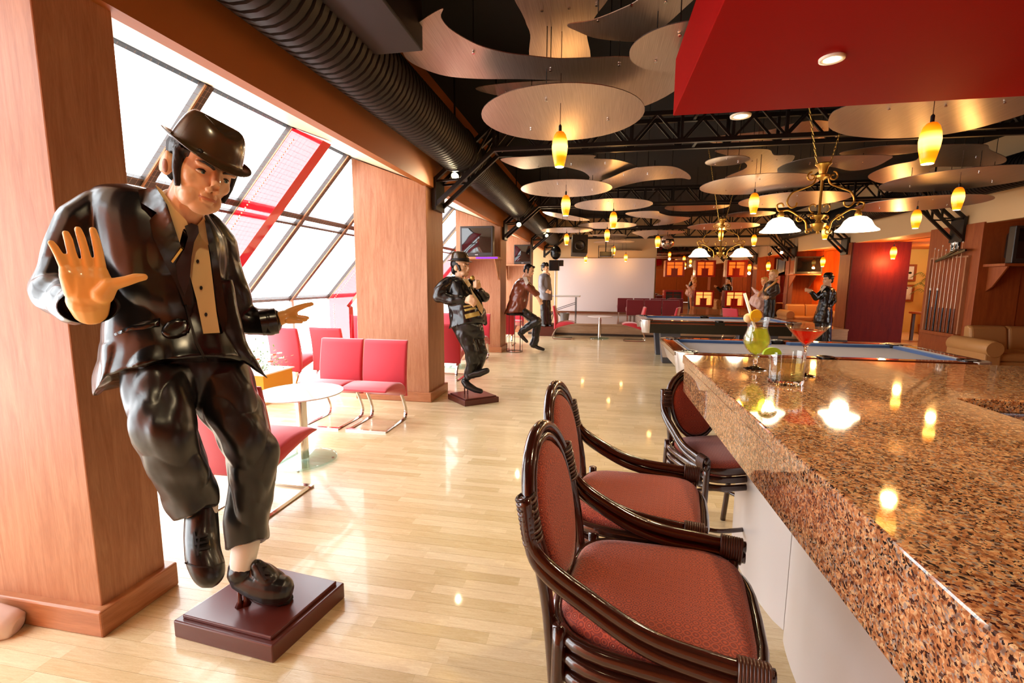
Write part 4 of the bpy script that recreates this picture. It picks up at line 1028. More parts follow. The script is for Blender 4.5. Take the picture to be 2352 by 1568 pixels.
tv((6.95, 9.15, 1.852), 0, .8, .6, .4, 'dark television on the shelf at the right edge')

# ------------------------------------------------------------------ tan sofas
M_tan = mat('tan_leather', sr(190, 138, 84), rough=.45, bump=(90, .25))
def sofa(loc, rz, w_, label):
    t = thing('sofa', label, 'sofa', loc, rz, 'tan sofas')
    m_ = MB(); m_.box(-w_ / 2, w_ / 2, -.8, 0, .06, .3); obj('base', m_, M_tan, t, local=True, bevel=.03, seg=3)
    n = max(2, round(w_ / .75))
    for k in range(n):
        a = -w_ / 2 + .22 + (w_ - .44) * k / n; b = -w_ / 2 + .22 + (w_ - .44) * (k + 1) / n
        m_ = MB(); m_.box(a + .004, b - .004, -.82, -.2, .3, .44); obj('seat_cushion', m_, M_tan, t, local=True, bevel=.05, seg=3)
        m_ = MB(); m_.prism([(-.24, .4), (-.02, .38), (.0, .8), (-.1, .82), (-.17, .78)], a + .004, b - .004, Matrix(((0, 0, 1, 0), (1, 0, 0, 0), (0, 1, 0, 0), (0, 0, 0, 1)))); obj('back_cushion', m_, M_tan, t, local=True, bevel=.04, seg=3)
    for s in (-1, 1):
        m_ = MB(); m_.lathe([(.01, -.9), (.12, -.9), (.135, -.87), (.135, -.05), (.12, -.02), (.01, -.02)], 24, T(s * (w_ / 2 - .1), 0, .5) @ Rx(-PI / 2)); obj('arm_roll', m_, M_tan, t, True, local=True, angle=50)
        m_ = MB(); m_.box(s * (w_ / 2 - .1) - .11, s * (w_ / 2 - .1) + .11, -.88, -.03, .06, .46); obj('arm_panel', m_, M_tan, t, local=True, bevel=.02)
        for y in (-.74, -.08): m_ = MB(); m_.box(s * (w_ / 2 - .12) - .03, s * (w_ / 2 - .12) + .03, y - .03, y + .03, 0, .06); obj('foot', m_, M_frame, t, local=True)
    return t
sofa((7.05, 9.36, 0), 0, 2.1, 'tan leather sofa with rolled arms below the shelf at the right edge')
sofa((6.72, 17.15, .0), 0, 1.6, 'tan leather sofa in the orange alcove behind the bowler-hatted statue')

# ------------------------------------------------------------------ cue rack with cues, exit sign
rk = thing('cue_rack', 'wooden wall rack holding the pool cues', 'cue rack', (6.33, 10.06, .6))
m_ = MB(); m_.box(6.335, 6.36, 9.62, 10.5, .62, 1.98); obj('back_board', m_, M_wallwood, rk)
m_ = MB(); m_.box(6.25, 6.36, 9.6, 10.52, .56, .62); obj('bottom_ledge', m_, M_wallwood, rk, bevel=.006)
m_ = MB(); m_.box(6.31, 6.36, 9.58, 10.54, 1.98, 2.01); obj('top_rail', m_, M_pillar, rk, bevel=.004)
for yv in (9.6, 10.5): m_ = MB(); m_.box(6.3, 6.36, yv, yv + .03, .62, 1.98); obj('side_post', m_, M_pillar, rk)
M_cue = mat('cue_maple', rough=.2, coat=.5, build=wood(sr(214, 160, 110), sr(190, 130, 84), (9, 9, .6), fine=.2)); M_cued = mat('cue_butt', sr(34, 30, 32), rough=.2, coat=.5); M_tip = mat('cue_ferrule', sr(240, 236, 226), rough=.4)
names = ['leftmost', 'second', 'third', 'fourth', 'fifth', 'sixth', 'seventh', 'eighth']
hs = [2.2, 2.17, 2.24, 2.16, 2.23, 2.28, 2.2, 2.27]
for k in range(8):
    y = 10.4 - k * .098; h = hs[k] - .63
    t = thing('pool_cue', 'pool cue in the wall rack, %s from the left' % (names[k] if k else 'first'), 'pool cue', (6.29, y, .622), 0, 'pool cues in the wall rack')
    dark = k in (0, 2)
    hb = .78 if dark else .45
    m_ = MB(); m_.lathe([(.014, 0), (.015, .01), (.0125, hb)], 10, T(6.29, y, .622)); obj('butt', m_, M_cued if k % 2 == 0 else mat('cue_brown', sr(110, 58, 34), rough=.2, coat=.5), t, True, angle=40)
    m_ = MB(); m_.lathe([(.0125, hb), (.0062, h - .03)], 10, T(6.29, y, .622)); obj('shaft', m_, M_cue, t, True, angle=40)
    m_ = MB(); m_.lathe([(.0064, h - .03), (.0064, h)], 8, T(6.29, y, .622)); obj('ferrule', m_, M_tip, t)
    if dark: m_ = MB(); m_.lathe([(.0165, hb - .012), (.0165, hb + .03)], 10, T(6.29, y, .622)); obj('joint_ring', m_, M_tip, t)
t = thing('exit_sign', 'small black and white running-man exit sign above the cue rack', 'sign', (6.34, 9.97, 2.2))
m_ = MB(); m_.box(6.325, 6.359, 9.87, 10.07, 2.1, 2.36); obj('plate', m_, mat('sign_black', sr(24, 22, 22), rough=.5), t)
M_sgn = mat('sign_white', sr(250, 248, 240), emit=sr(255, 250, 235), estr=.5)
def sgn(polys, nm):
    for pl in polys:
        m_ = MB(); m_.add([Vector((6.322, 9.97 - u * .085, 2.23 + v * .115)) for u, v in pl], [tuple(range(len(pl)))]); obj(nm, m_, M_sgn, t)
sgn([[(-.95, -.95), (.95, -.95), (.95, -.88), (-.95, -.88)], [(-.95, .88), (.95, .88), (.95, .95), (-.95, .95)], [(-.95, -.95), (-.86, -.95), (-.86, .95), (-.95, .95)], [(.86, -.95), (.95, -.95), (.95, .95), (.86, .95)]], 'border')
sgn([[(-.7, .1), (-.2, .5), (-.2, .28), (.65, .28), (.65, -.02), (-.2, -.02), (-.2, -.3)]], 'arrow')
sgn([[(.1, -.1), (.35, -.1), (.2, -.45), (.45, -.75), (.3, -.8), (-.05, -.45)], [(-.05, -.3), (.05, -.35), (-.3, -.7), (-.6, -.7), (-.6, -.6), (-.35, -.58)]], 'running_legs')
t = thing('ball_triangle', 'black rack triangle hung slantwise over the cue tops', 'triangle', (6.24, 9.9, 1.95))
q = [Vector((6.2, 10.2, 1.93)), Vector((6.24, 9.55, 2.1)), Vector((6.26, 9.8, 2.12))]
for a, b in ((0, 1), (1, 2), (2, 0)):
    m_ = MB(); m_.beam(q[a], q[b], .035, .03, up=(1, 0, 0)); obj('side', m_, M_blackgloss, t)

# ------------------------------------------------------------------ the yellow room behind the doorway
def picture(x, z0, w_, h_, label, kind):
    t = thing('framed_picture', label, 'picture', (x, 16.58, z0), 0, 'framed pictures in the yellow room')
    m_ = MB()
    for a in ((x - w_ / 2, x + w_ / 2, z0, z0 + .06), (x - w_ / 2, x + w_ / 2, z0 + h_ - .06, z0 + h_), (x - w_ / 2, x - w_ / 2 + .06, z0 + .06, z0 + h_ - .06), (x + w_ / 2 - .06, x + w_ / 2, z0 + .06, z0 + h_ - .06)):
        f_ = MB(); f_.box(a[0], a[1], 16.55, 16.6, a[2], a[3]); obj('frame_side', f_, M_wallwood, t)
    m_.box(x - w_ / 2 + .06, x + w_ / 2 - .06, 16.575, 16.595, z0 + .06, z0 + h_ - .06); obj('print', m_, mat('print_white', sr(236, 232, 220), rough=.7), t)
    m_ = MB(); cz = z0 + h_ * .5
    if kind:
        for dx in (-.07, .07):
            d_ = MB(); d_.ell((x + dx, 16.572, cz), (.05, .004, .035)); obj('print_mark', d_, M_blackgloss, t)
    else:
        m_.ell((x, 16.572, z0 + h_ * .78), (.06, .004, .025)); obj('print_mark', m_, M_blackgloss, t)
picture(9.35, 1.58, .46, .52, 'framed print with two dark blots in the yellow room, upper one', 1)
picture(9.35, .96, .46, .52, 'framed print with one small mark in the yellow room, lower one', 0)
t = thing('palm_plant', 'thin palm plant in the yellow room', 'plant', (9.6, 15.9, 0))
m_ = MB(); m_.lathe([(.14, 0), (.18, .3), (.16, .3), (.14, .27)], 18, T(9.6, 15.9, 0)); obj('pot', m_, M_wallwood, t, True, angle=40)
for k in range(12):
    a = k * 2.4; d = Vector((math.cos(a), math.sin(a) * .5, 0)); hh = 1.3 + .06 * k
    p = bez([(9.6, 15.9, .28), Vector((9.6, 15.9, hh * .8)) + d * .08, Vector((9.6, 15.9, hh)) + d * .25, Vector((9.6, 15.9, hh - .12)) + d * .48], 5)
    m_ = MB(); m_.tube(p, .006, 5)
    for i in range(8, len(p)):
        for s in (-1, 1):
            q = p[i]; u = Vector((-d.y, d.x, 0)).normalized() * s; m_.add([q, q + u * .09 + d * .06 - Vector((0, 0, .05)), q + u * .1 + d * .09 - Vector((0, 0, .07)), q + d * .015], [(0, 1, 2, 3)])
    obj('frond', m_, mat('palm_leaf', sr(110, 120, 60), rough=.6), t, fix=False)
t = thing('dining_chair', 'dark wooden dining chair in the yellow room', 'chair', (9.4, 14.9, 0))
M_dkw = mat('dark_wood', sr(60, 28, 18), rough=.35, coat=.3)
for x in (-.2, .2):
    for y in (-.2, .2): m_ = MB(); m_.box(9.4 + x - .02, 9.4 + x + .02, 14.9 + y - .02, 14.9 + y + .02, 0, 1.0 if y > 0 else .45); obj('leg', m_, M_dkw, t)
m_ = MB(); m_.box(9.18, 9.62, 14.68, 15.12, .45, .5); obj('seat', m_, M_dkw, t, bevel=.01)
for z in (.62, .76, .9): m_ = MB(); m_.box(9.2, 9.6, 15.08, 15.11, z, z + .08); obj('back_slat', m_, M_dkw, t)
t = thing('dining_table', 'wooden dining table seen through the doorway', 'table', (8.9, 13.9, 0))
m_ = MB(); m_.box(8.2, 9.6, 13.5, 14.3, .72, .77); obj('table_top', m_, M_pillar, t, bevel=.008)
for x in (8.28, 9.52):
    for y in (13.58, 14.22): m_ = MB(); m_.box(x - .03, x + .03, y - .03, y + .03, 0, .72); obj('leg', m_, M_dkw, t)
light('side_room_lamp', 'POINT', (9.2, 14.6, 2.3), 60, (1, .82, .5), .15)

# ------------------------------------------------------------------ red lit display boxes on the mirror wall
M_box = mat('box_red', sr(150, 18, 12), rough=.3, coat=.3); M_glow = mat('box_glow', sr(255, 190, 120), emit=sr(255, 150, 70), estr=1.6); M_glow2 = mat('box_glow_dim', sr(255, 140, 60), emit=sr(255, 110, 30), estr=.9)
nm = ['upper left', 'upper middle', 'upper right', 'lower left', 'lower middle', 'lower right']
for k in range(6):
    i, j = k % 3, k // 3; x0 = 2.26 + i * 1.02; z0 = 1.70 if j == 0 else .66
    t = thing('display_box', '%s red display box %s on the mirror wall' % (nm[k], 'standing dark' if k == 3 else 'glowing orange'), 'display box', (x0 + .32, 17.5, z0), 0, 'red display boxes on the mirror wall')
    W, H_ = .65, .57
    for a in ((0, W, 0, .06), (0, W, H_ - .06, H_), (0, .06, .06, H_ - .06), (W - .06, W, .06, H_ - .06)):
        m_ = MB(); m_.box(x0 + a[0], x0 + a[1], 17.34, 17.57, z0 + a[2], z0 + a[3]); obj('frame_side', m_, M_box, t)
    m_ = MB(); m_.box(x0 + .05, x0 + W - .05, 17.53, 17.565, z0 + .05, z0 + H_ - .05); obj('lit_back', m_, M_frame if k == 3 else (M_glow if j else M_glow2), t)
    m_ = MB(); m_.box(x0 + .22, x0 + .43, 17.42, 17.52, z0 + .06, z0 + .28); m_.box(x0 + .2, x0 + .45, 17.4, 17.52, z0 + .28, z0 + .3); obj('model_chair', m_, M_box, t)
    m_ = MB(); m_.box(x0 + .31, x0 + .34, 17.5, 17.52, z0 + .3, z0 + H_ - .06); obj('cross_bar', m_, M_box, t)
    m_ = MB(); m_.box(x0 + .06, x0 + W - .06, 17.5, 17.52, z0 + .4, z0 + .42); obj('cross_bar', m_, M_box, t)

# ------------------------------------------------------------------ stage furniture
M_dr = mat('dark_red_velvet', sr(120, 14, 26), rough=.8, sheen=.6)
def theatre(loc, rz, label):
    t = thing('theatre_chair', label, 'chair', loc, rz, 'dark red chairs on the stage')
    m_ = MB(); m_.box(-.25, .25, .2, .29, .16, .64); obj('backrest', m_, M_dr, t, local=True, bevel=.02)
    m_ = MB(); m_.box(-.25, .25, -.25, .2, .26, .4); obj('seat', m_, M_dr, t, local=True, bevel=.03)
    for x in (-.2, .2):
        for y in (-.2, .22): m_ = MB(); m_.box(x - .015, x + .015, y - .015, y + .015, 0, .26); obj('leg', m_, M_chrome, t, local=True)
    return t
lb = ['nearest the screen edge', 'second of the row', 'third of the row']
for k in range(3): theatre((1.07 + k * .52, 14.85, .34), PI, 'dark red stage chair with its back to us, %s' % ['first from the left', 'second from the left', 'third from the left'][k])
for k in range(4): theatre((.85 + k * .53, 16.25, .34), PI, 'dark red stage chair of the rear row, %s' % ['leftmost', 'second', 'third', 'rightmost'][k])
t = thing('folding_table', 'white-topped folding table at the left of the stage', 'table', (-1.0, 15.4, .34))
m_ = MB(); m_.box(-1.75, -.62, 15.05, 15.8, 1.02, 1.06); obj('table_top', m_, M_white, t, bevel=.006)
for x in (-1.65, -.75):
    for y in (15.12, 15.73): m_ = MB(); m_.tube([(x, y, .34), (x, y, 1.02)], .012, 8); obj('leg', m_, M_steel, t)
m_ = MB(); m_.tube([(-.75, 15.12, .85), (-1.4, 15.12, .62)], .01, 6); obj('brace', m_, M_steel, t)
m_ = MB(); m_.tube([(-.75, 15.12, .8), (-1.4, 15.12, .57)], .01, 6); obj('brace', m_, M_steel, t)
t = thing('bucket', 'grey bucket on the stage floor', 'bucket', (-.98, 13.62, .34))
m_ = MB(); m_.lathe([(.11, 0), (.14, .26), (.145, .27), (.13, .265), (.1, .01)], 20, T(-.98, 13.62, .34)); obj('shell', m_, mat('zinc', sr(150, 148, 146), rough=.35, metal=.6), t, True, angle=50)
m_ = MB(); m_.tube([Vector((-.98 + .14 * math.cos(a), 13.62, .61 - .06 * math.sin(a))) for a in [PI * i / 10 for i in range(11)]], .004, 5); obj('handle', m_, M_chrome, t)

# ------------------------------------------------------------------ things hanging over the stage
t = thing('loudspeaker', 'black loudspeaker hung from the ceiling left of the projector', 'loudspeaker', (-.56, 12.6, 2.25))
M3 = T(-.56, 12.6, 2.45) @ Rx(-.25) @ Rz(.15)
m_ = MB(); m_.box(-.2, .2, -.17, .17, -.25, .25, M3); obj('cabinet', m_, M_blackgloss, t, bevel=.01)
m_ = MB(); m_.lathe([(.14, 0), (.14, .01), (.1, .0), (.03, -.02)], 20, M3 @ T(0, -.175, -.05) @ Rx(PI / 2)); obj('cone', m_, M_steel, t, True)
m_ = MB(); m_.tube([(-.56, 12.6, 2.7), (-.56, 12.6, ZC)], .012, 6); obj('hanger', m_, M_steel, t)
t = thing('projector', 'dark projector in a wire cage hung before the screen', 'projector', (.12, 12.9, 2.2))
m_ = MB(); m_.box(-.03, .29, 12.7, 13.1, 2.18, 2.3); obj('body', m_, M_blackgloss, t, bevel=.01)
m_ = MB(); m_.lathe([(.04, 0), (.04, .05), (.03, .05)], 14, T(.06, 13.1, 2.24) @ Rx(-PI / 2)); obj('lens', m_, M_steel, t)
for x in (-.06, .32):
    for y in (12.67, 13.13): m_ = MB(); m_.tube([(x, y, 2.15), (x, y, 2.45)], .007, 5); obj('cage_post', m_, M_steel, t)
for z in (2.16, 2.45):
    m_ = MB(); m_.tube([(-.06, 12.67, z), (.32, 12.67, z), (.32, 13.13, z), (-.06, 13.13, z)], .007, 5, closed=True); obj('cage_ring', m_, M_steel, t)
m_ = MB(); m_.tube([(.13, 12.9, 2.3), (.13, 12.9, ZC)], .014, 6); obj('hanger', m_, M_steel, t)
t = thing('mirror_ball', 'silver mirror ball hanging in front of the mirror wall', 'mirror ball', (1.75, 13.3, 2.58))
m_ = MB(); m_.ell((1.75, 13.3, 2.58), .18, seg=26, rg=16); obj('ball', m_, mat('mirror_facet', sr(210, 190, 176), rough=.08, metal=1.0), t)
m_ = MB(); m_.tube([(1.75, 13.3, 2.75), (1.75, 13.3, ZC)], .008, 6); obj('hanger', m_, M_steel, t)
def spotlamp(p, d, label, watt=25):
    t = thing('spotlight', label, 'spotlight', p, 0, 'clip-on spotlights on the brackets'); p = Vector(p); d = Vector(d).normalized(); u, v, a = basis(d); Mx = Matrix.Translation(p) @ Matrix((u, v, a)).transposed().to_4x4()
    m_ = MB(); m_.lathe([(.02, -.12), (.05, -.1), (.055, 0), (.05, 0), (.045, -.03)], 16, Mx, cap=False); obj('lamp_head', m_, M_steel, t, True, angle=40)
    m_ = MB(); m_.lathe([(.042, -.02), (.042, -.012)], 16, Mx); obj('bulb', m_, M_spot, t)
    m_ = MB(); m_.tube([p - d * .1, p - d * .12 + Vector((0, 0, .12))], .008, 6); obj('clamp', m_, M_steel, t)
    l = light('spot_beam', 'SPOT', (0, 0, 0), watt, (1, .78, .48), .03, None, math.radians(110), .6); l.parent = t; l.rotation_euler = d.to_track_quat('-Z', 'Y').to_euler(); l.location = d * .03
spotlamp(onY(1192, 516, 9.55), (.35, -.8, -.5), 'bright clip-on spotlight on the bracket above the old television')
spotlamp(onY(1256, 541, 13.6), (.5, -.7, -.4), 'bright clip-on spotlight on the bracket by the stage')
spotlamp(onY(1045, 405, 5.6), (-.2, -.9, -.6), 'clip-on spotlight on the bracket of the second pillar', 20)
spotlamp(onY(1795, 580, 17.0), (-.3, -.8, -.4), 'bright clip-on spotlight near the right end of the mirror wall', 20)
# film-style stage lamp on a tall stand
t = thing('stage_lamp', 'black stage lamp with two heads on a tall stand', 'stage lamp', (-1.28, 13.7, .34))
m_ = MB(); m_.tube([(-1.28, 13.7, .36), (-1.28, 13.7, 2.3)], .022, 8); obj('pole', m_, M_white, t)
m_ = MB(); m_.ell((-1.28, 13.68, 2.34), (.16, .16, .2)); obj('lamp_head', m_, M_blackgloss, t, True)
m_ = MB(); m_.box(-1.46, -1.16, 13.55, 13.8, 1.82, 2.12); obj('lamp_box', m_, M_blackgloss, t, bevel=.02)
m_ = MB(); m_.box(-1.16, -1.04, 13.56, 13.6, 1.95, 2.12); obj('barn_door', m_, M_blackgloss, t)
for k in range(3):
    a = k * 2.094 + .3; m_ = MB(); m_.tube([(-1.28, 13.7, .7), (-1.28 + .3 * math.cos(a), 13.7 + .3 * math.sin(a), .352)], .012, 6); obj('leg', m_, M_steel, t)

# ------------------------------------------------------------------ pale pot lying at the foot of the first pillar
t = thing('ceramic_pot', 'pale glazed pot lying against the pillar foot at the left edge', 'pot', (-2.52, 1.38, 0))
Mx = T(-2.58, 1.36, .075) @ Rz(.35) @ Ry(PI / 2 + .25)
m_ = MB(); m_.lathe([(.03, .17), (.05, .165), (.062, .13), (.074, .06), (.078, 0), (.07, -.08), (.066, -.1), (.06, -.1), (.064, -.08), (.07, 0)], 24, Mx, cap=False); obj('body', m_, mat('pale_glaze', sr(236, 214, 204), rough=.2, coat=.5), t, True)
m_ = MB(); m_.lathe([(.0005, .168), (.032, .17)], 24, Mx, cap=False); obj('foot', m_, mat('pale_glaze', sr(222, 190, 176)), t, True)
m_ = MB(); m_.lathe([(.06, -.1), (.068, -.1), (.07, -.112), (.058, -.112)], 24, Mx, cap=False); obj('rim', m_, mat('pot_rim', sr(96, 60, 24), rough=.4), t, True)
# ------------------------------------------------------------------ painted statues
M_skin = mat('statue_skin', sr(220, 174, 136), rough=.42, coat=.15)
M_hand = mat('statue_hand', sr(240, 182, 100), rough=.45, coat=.1)
M_suit = mat('statue_black', sr(17, 15, 15), rough=.26, spec=.5, coat=.35, coat_rough=.22)
M_suitl = mat('statue_black_trousers', sr(24, 22, 22), rough=.34, spec=.5, coat=.25, coat_rough=.25)
M_hair = mat('statue_hair', sr(20, 18, 19), rough=.4, bump=(70, .6))
M_shirt = mat('statue_shirt', sr(214, 186, 132), rough=.55)
M_tie = mat('statue_tie', sr(38, 20, 20), rough=.4)
M_lip = mat('statue_lip', sr(176, 104, 72), rough=.4)
M_eyew = mat('statue_eye', sr(214, 206, 190), rough=.25); M_iris = mat('statue_iris', sr(92, 128, 128), rough=.2); M_dark = mat('statue_line', sr(24, 16, 14), rough=.6)
M_shoe = mat('statue_shoe', sr(24, 22, 22), rough=.3, coat=.3, coat_rough=.15)
M_sock = mat('statue_sock', sr(228, 222, 212), rough=.7)
M_plinth = mat('statue_plinth', sr(84, 34, 26), rough=.28, coat=.3, coat_rough=.15)
M_gold = mat('gold_line', sr(220, 180, 90), rough=.3, metal=.8)

def headmat(S, px, py, off, local, h, yaw, pitch, roll):
    'matrix from head units (chin 0 .. crown 1; x to the viewer right, y out of the face) to the room'
    r, u, n = S.r, S.u, S.n
    B = Matrix((r, n, u)).transposed().to_3x3()           # columns: x=right, y=toward viewer, z=up
    R = Matrix.Rotation(-yaw, 3, 'Z') @ Matrix.Rotation(-pitch, 3, 'X')
    R = Matrix.Rotation(roll, 3, 'Y') @ R
    A = B @ R
    # x,y,z here may be left-handed relative to the room; positions only, normals are recalculated
    M = A.to_4x4() @ Matrix.Scale(h, 4)
    p = S(px, py, off) - (M @ Vector(local))
    return Matrix.Translation(p) @ M
def add_head(mb, M, neck=True, wide=1.0):
    P = lambda *a: M @ Vector(a)
    s = M.to_scale()[0]
    R = M.to_3x3() * (1 / s)
    def E(c, r): mb.ell(P(*c), Vector(r) * s, R.to_4x4())
    E((0, -.04, .68), (.335 * wide, .41, .32)); E((0, .10, .45), (.285 * wide, .265, .36)); E((0, .11, .23), (.23 * wide, .235, .2)); E((0, .25, .115), (.15, .12, .11))
    E((-.13 * wide, .19, .18), (.1, .14, .13)); E((.13 * wide, .19, .18), (.1, .14, .13))
    for x in (-1, 1):
        E((x * .175 * wide, .22, .40), (.085, .085, .10)); E((x * .12, .325, .578), (.12, .055, .036)); E((x * .045, .405, .325), (.04, .05, .033))
        E((x * .32 * wide, -.03, .42), (.05, .085, .13)); E((x * .355 * wide, -.06, .44), (.032, .09, .135))
    mb.cap(P(0, .325, .57), .042 * s, P(0, .455, .36), .052 * s)
    E((0, .355, .245), (.1, .045, .06)); E((0, .372, .232), (.095, .035, .022)); E((0, .365, .188), (.08, .036, .026))
    if neck: mb.cap(P(0, -.06, .3), .205 * s, P(0, -.13, -.28), .235 * s)
def face_parts(t, M, iris=M_iris, brow=True, hairm=M_hair):
    P = lambda *a: M @ Vector(a)
    s = M.to_scale()[0]; R = (M.to_3x3() * (1 / s)).to_4x4()
    for x in (-1, 1):
        m_ = MB(); m_.ell(P(x * .132, .298, .487), Vector((.056, .045, .022)) * s, R); e = obj('eye', m_, M_eyew, t, True)
        m_ = MB(); m_.ell(P(x * .132 + .006, .338, .487), Vector((.022, .012, .019)) * s, R, 10, 6); obj('iris', m_, iris, e, True)
        m_ = MB(); m_.ell(P(x * .132 + .006, .349, .487), Vector((.01, .006, .011)) * s, R, 8, 5); obj('pupil', m_, M_dark, e, True)
        m_ = MB(); m_.tube([P(x * .185, .300, .488), P(x * .165, .322, .508), P(x * .132, .337, .515), P(x * .095, .332, .503), P(x * .075, .318, .483)], [.004 * s, .008 * s, .009 * s, .008 * s, .004 * s], 6); obj('eyelid', m_, M_dark, e, True)
        if brow:
            m_ = MB(); m_.tube([P(x * .05, .392, .562), P(x * .1, .398, .588), P(x * .16, .378, .6), P(x * .22, .322, .578)], [.018 * s, .026 * s, .022 * s, .008 * s], 8, flat=.6); obj('eyebrow', m_, hairm, t, True)
    m_ = MB(); m_.tube([P(-.1, .352, .218), P(-.05, .398, .219), P(0, .41, .214), P(.05, .398, .219), P(.1, .352, .218)], [.008 * s, .017 * s, .017 * s, .017 * s, .008 * s], 8); obj('lips', m_, M_lip, t, True)
def fedora(t, M, m, band=None, cz=.72, tilt=-.12, br=(.60, .68), cr=(.40, .47), hc=.42, name='hat', bowler=False):
    s = M.to_scale()[0]; Mh = M @ T(0, 0, cz) @ Rx(tilt); mb = MB(); seg = 40
    rs = []
    def ring(rx, ry, z, f=None):
        o = []
        for k in range(seg):
            a = 2 * PI * k / seg; c, q = math.cos(a), math.sin(a); zz = z + (f(c, q) if f else 0)
            o.append(Mh @ Vector((rx * c, ry * q, zz)))
        return o
    up = (lambda c, q: .075 * c * c - .05 * max(0, q) + .05 * max(0, -q)) if not bowler else (lambda c, q: .10 * c * c)
    rs.append(ring(cr[0] * .9, cr[1] * .9, -.01)); rs.append(ring(br[0] * .98, br[1] * .98, .0, up)); rs.append(ring(br[0], br[1], .012, up)); rs.append(ring(br[0] * .97, br[1] * .97, .026, up))
    rs.append(ring(cr[0] * 1.03, cr[1] * 1.03, .03)); rs.append(ring(cr[0], cr[1], .06))
    if bowler:
        for i in range(1, 7): a = PI / 2 * i / 7; rs.append(ring(cr[0] * math.cos(a) ** .6, cr[1] * math.cos(a) ** .6, .06 + hc * math.sin(a)))
    else:
        pin = lambda k_: (lambda c, q: -.05 * k_ * math.exp(-((q - .8) / .5) ** 2))
        dq = lambda k_: (lambda c, q: -.10 * k_ * max(0, q) ** 2)
        rs.append(ring(cr[0] * .97, cr[1] * .98, hc * .32)); rs.append(ring(cr[0] * .90, cr[1] * .93, hc * .6, dq(.3))); rs.append(ring(cr[0] * .80, cr[1] * .86, hc * .85, dq(.7))); rs.append(ring(cr[0] * .68, cr[1] * .78, hc * .98, dq(1))); rs.append(ring(cr[0] * .5, cr[1] * .66, hc * 1.02, dq(1))); rs.append(ring(cr[0] * .2, cr[1] * .5, hc * .78, dq(.8))); rs.append(ring(cr[0] * .05, cr[1] * .3, hc * .72))
    mb.rings(rs); hat = obj(name, mb, m, t, True)
    sub = hat.modifiers.new('sub', 'SUBSURF'); sub.levels = 1; sub.render_levels = 1
    if band:
        mb = MB(); mb.rings([ring(cr[0] * 1.0, cr[1] * 1.0, .04), ring(cr[0] * 1.035, cr[1] * 1.035, .05), ring(cr[0] * 1.03, cr[1] * 1.03, hc * .33), ring(cr[0] * .98, cr[1] * .98, hc * .34)], cap=False); obj('hat_band', mb, band, hat, True)
    return hat
class Fig:
    'collects a figure from photo landmarks (x, y, towards-camera offset, radius in pixels)'
    def __init__(s, S): s.S = S
    def p(s, a): return s.S(a[0], a[1], a[2])
    def r(s, a): return a[3] * s.S.mm(a[0], a[1], a[2])
    def chain(s, mb, pts, seg=14):
        for a, b in zip(pts[:-1], pts[1:]): mb.cap(s.p(a), s.r(a), s.p(b), s.r(b), seg)
        return mb
    def loft(s, mb, secs, seg=28, sq=1.0):
        'secs: (cx, cy, half width px, tilt px, off, half depth m, front lift px)'
        rs = []
        A = [list(q) for q in secs]; A = [[2 * a - b for a, b in zip(A[0], A[1])]] + A + [[2 * a - b for a, b in zip(A[-1], A[-2])]]; fine = []
        for i in range(1, len(A) - 2):
            for k in range(4):
                t = k / 4; fine.append([.5 * (2 * b + (c - a) * t + (2 * a - 5 * b + 4 * c - d) * t * t + (3 * b - a - 3 * c + d) * t ** 3) for a, b, c, d in zip(*A[i - 1:i + 3])])
        fine.append(A[-2])
        for cx, cy, hw, tl, off, dp, lift in fine:
            o = []
            for k in range(seg):
                a = 2 * PI * k / seg; c, q = math.cos(a), math.sin(a); c = math.copysign(abs(c) ** sq, c); q = math.copysign(abs(q) ** sq, q)
                o.append(s.S(cx + hw * c, cy + tl * c - lift * max(0, q), off + dp * q))
            rs.append(o)
        mb.rings(rs); return mb
def plinth(t, pts, h, name='plinth'):
    m_ = MB(); m_.prism(pts, 0, h * .82); obj(name, m_, M_plinth, t, bevel=.006)
    c = (sum(p[0] for p in pts) / len(pts), sum(p[1] for p in pts) / len(pts))
    m_ = MB(); m_.prism([(c[0] + (p[0] - c[0]) * .9, c[1] + (p[1] - c[1]) * .9) for p in pts], h * .82, h); obj('plinth_step', m_, M_plinth, t, bevel=.004)

# ================================================================= the big statue with raised palm
S = Stand(-1.45, 1.70); F = Fig(S)
big = thing('statue', 'big statue of a man in black suit and fedora holding up his palm', 'statue', (-1.45, 1.70, 0), 0, 'painted music-hall statues')
plinth(big, [(-1.745, 1.52), (-1.235, 1.475), (-1.165, 1.89), (-1.67, 1.945)], .095)
HM = headmat(S, 481, 459, .33, (0, .40, .215), .285, math.radians(30), math.radians(10), math.radians(15))
# --- the body: head, neck, both hands and the limbs inside the clothes, one skin
mb = MB(); add_head(mb, HM, True, 1.0)
F.chain(mb, [(402, 470, .14, 36), (396, 520, .06, 34), (385, 620, .0, 40), (400, 800, .0, 40)])
F.chain(mb, [(380, 540, .05, 40), (200, 520, .08, 30), (140, 660, .1, 28), (206, 700, .40, 24)])
F.chain(mb, [(390, 540, .03, 40), (500, 560, -.03, 28), (545, 735, -.08, 24), (628, 738, -.03, 17), (650, 728, -.02, 16)])
F.chain(mb, [(400, 800, 0, 45), (350, 900, .2, 40), (380, 1000, .26, 36), (455, 1180, .16, 24), (465, 1240, .2, 22)])
F.chain(mb, [(430, 800, 0, 45), (540, 980, .08, 36), (575, 1100, .06, 30), (560, 1260, .0, 22), (556, 1310, .0, 20)])
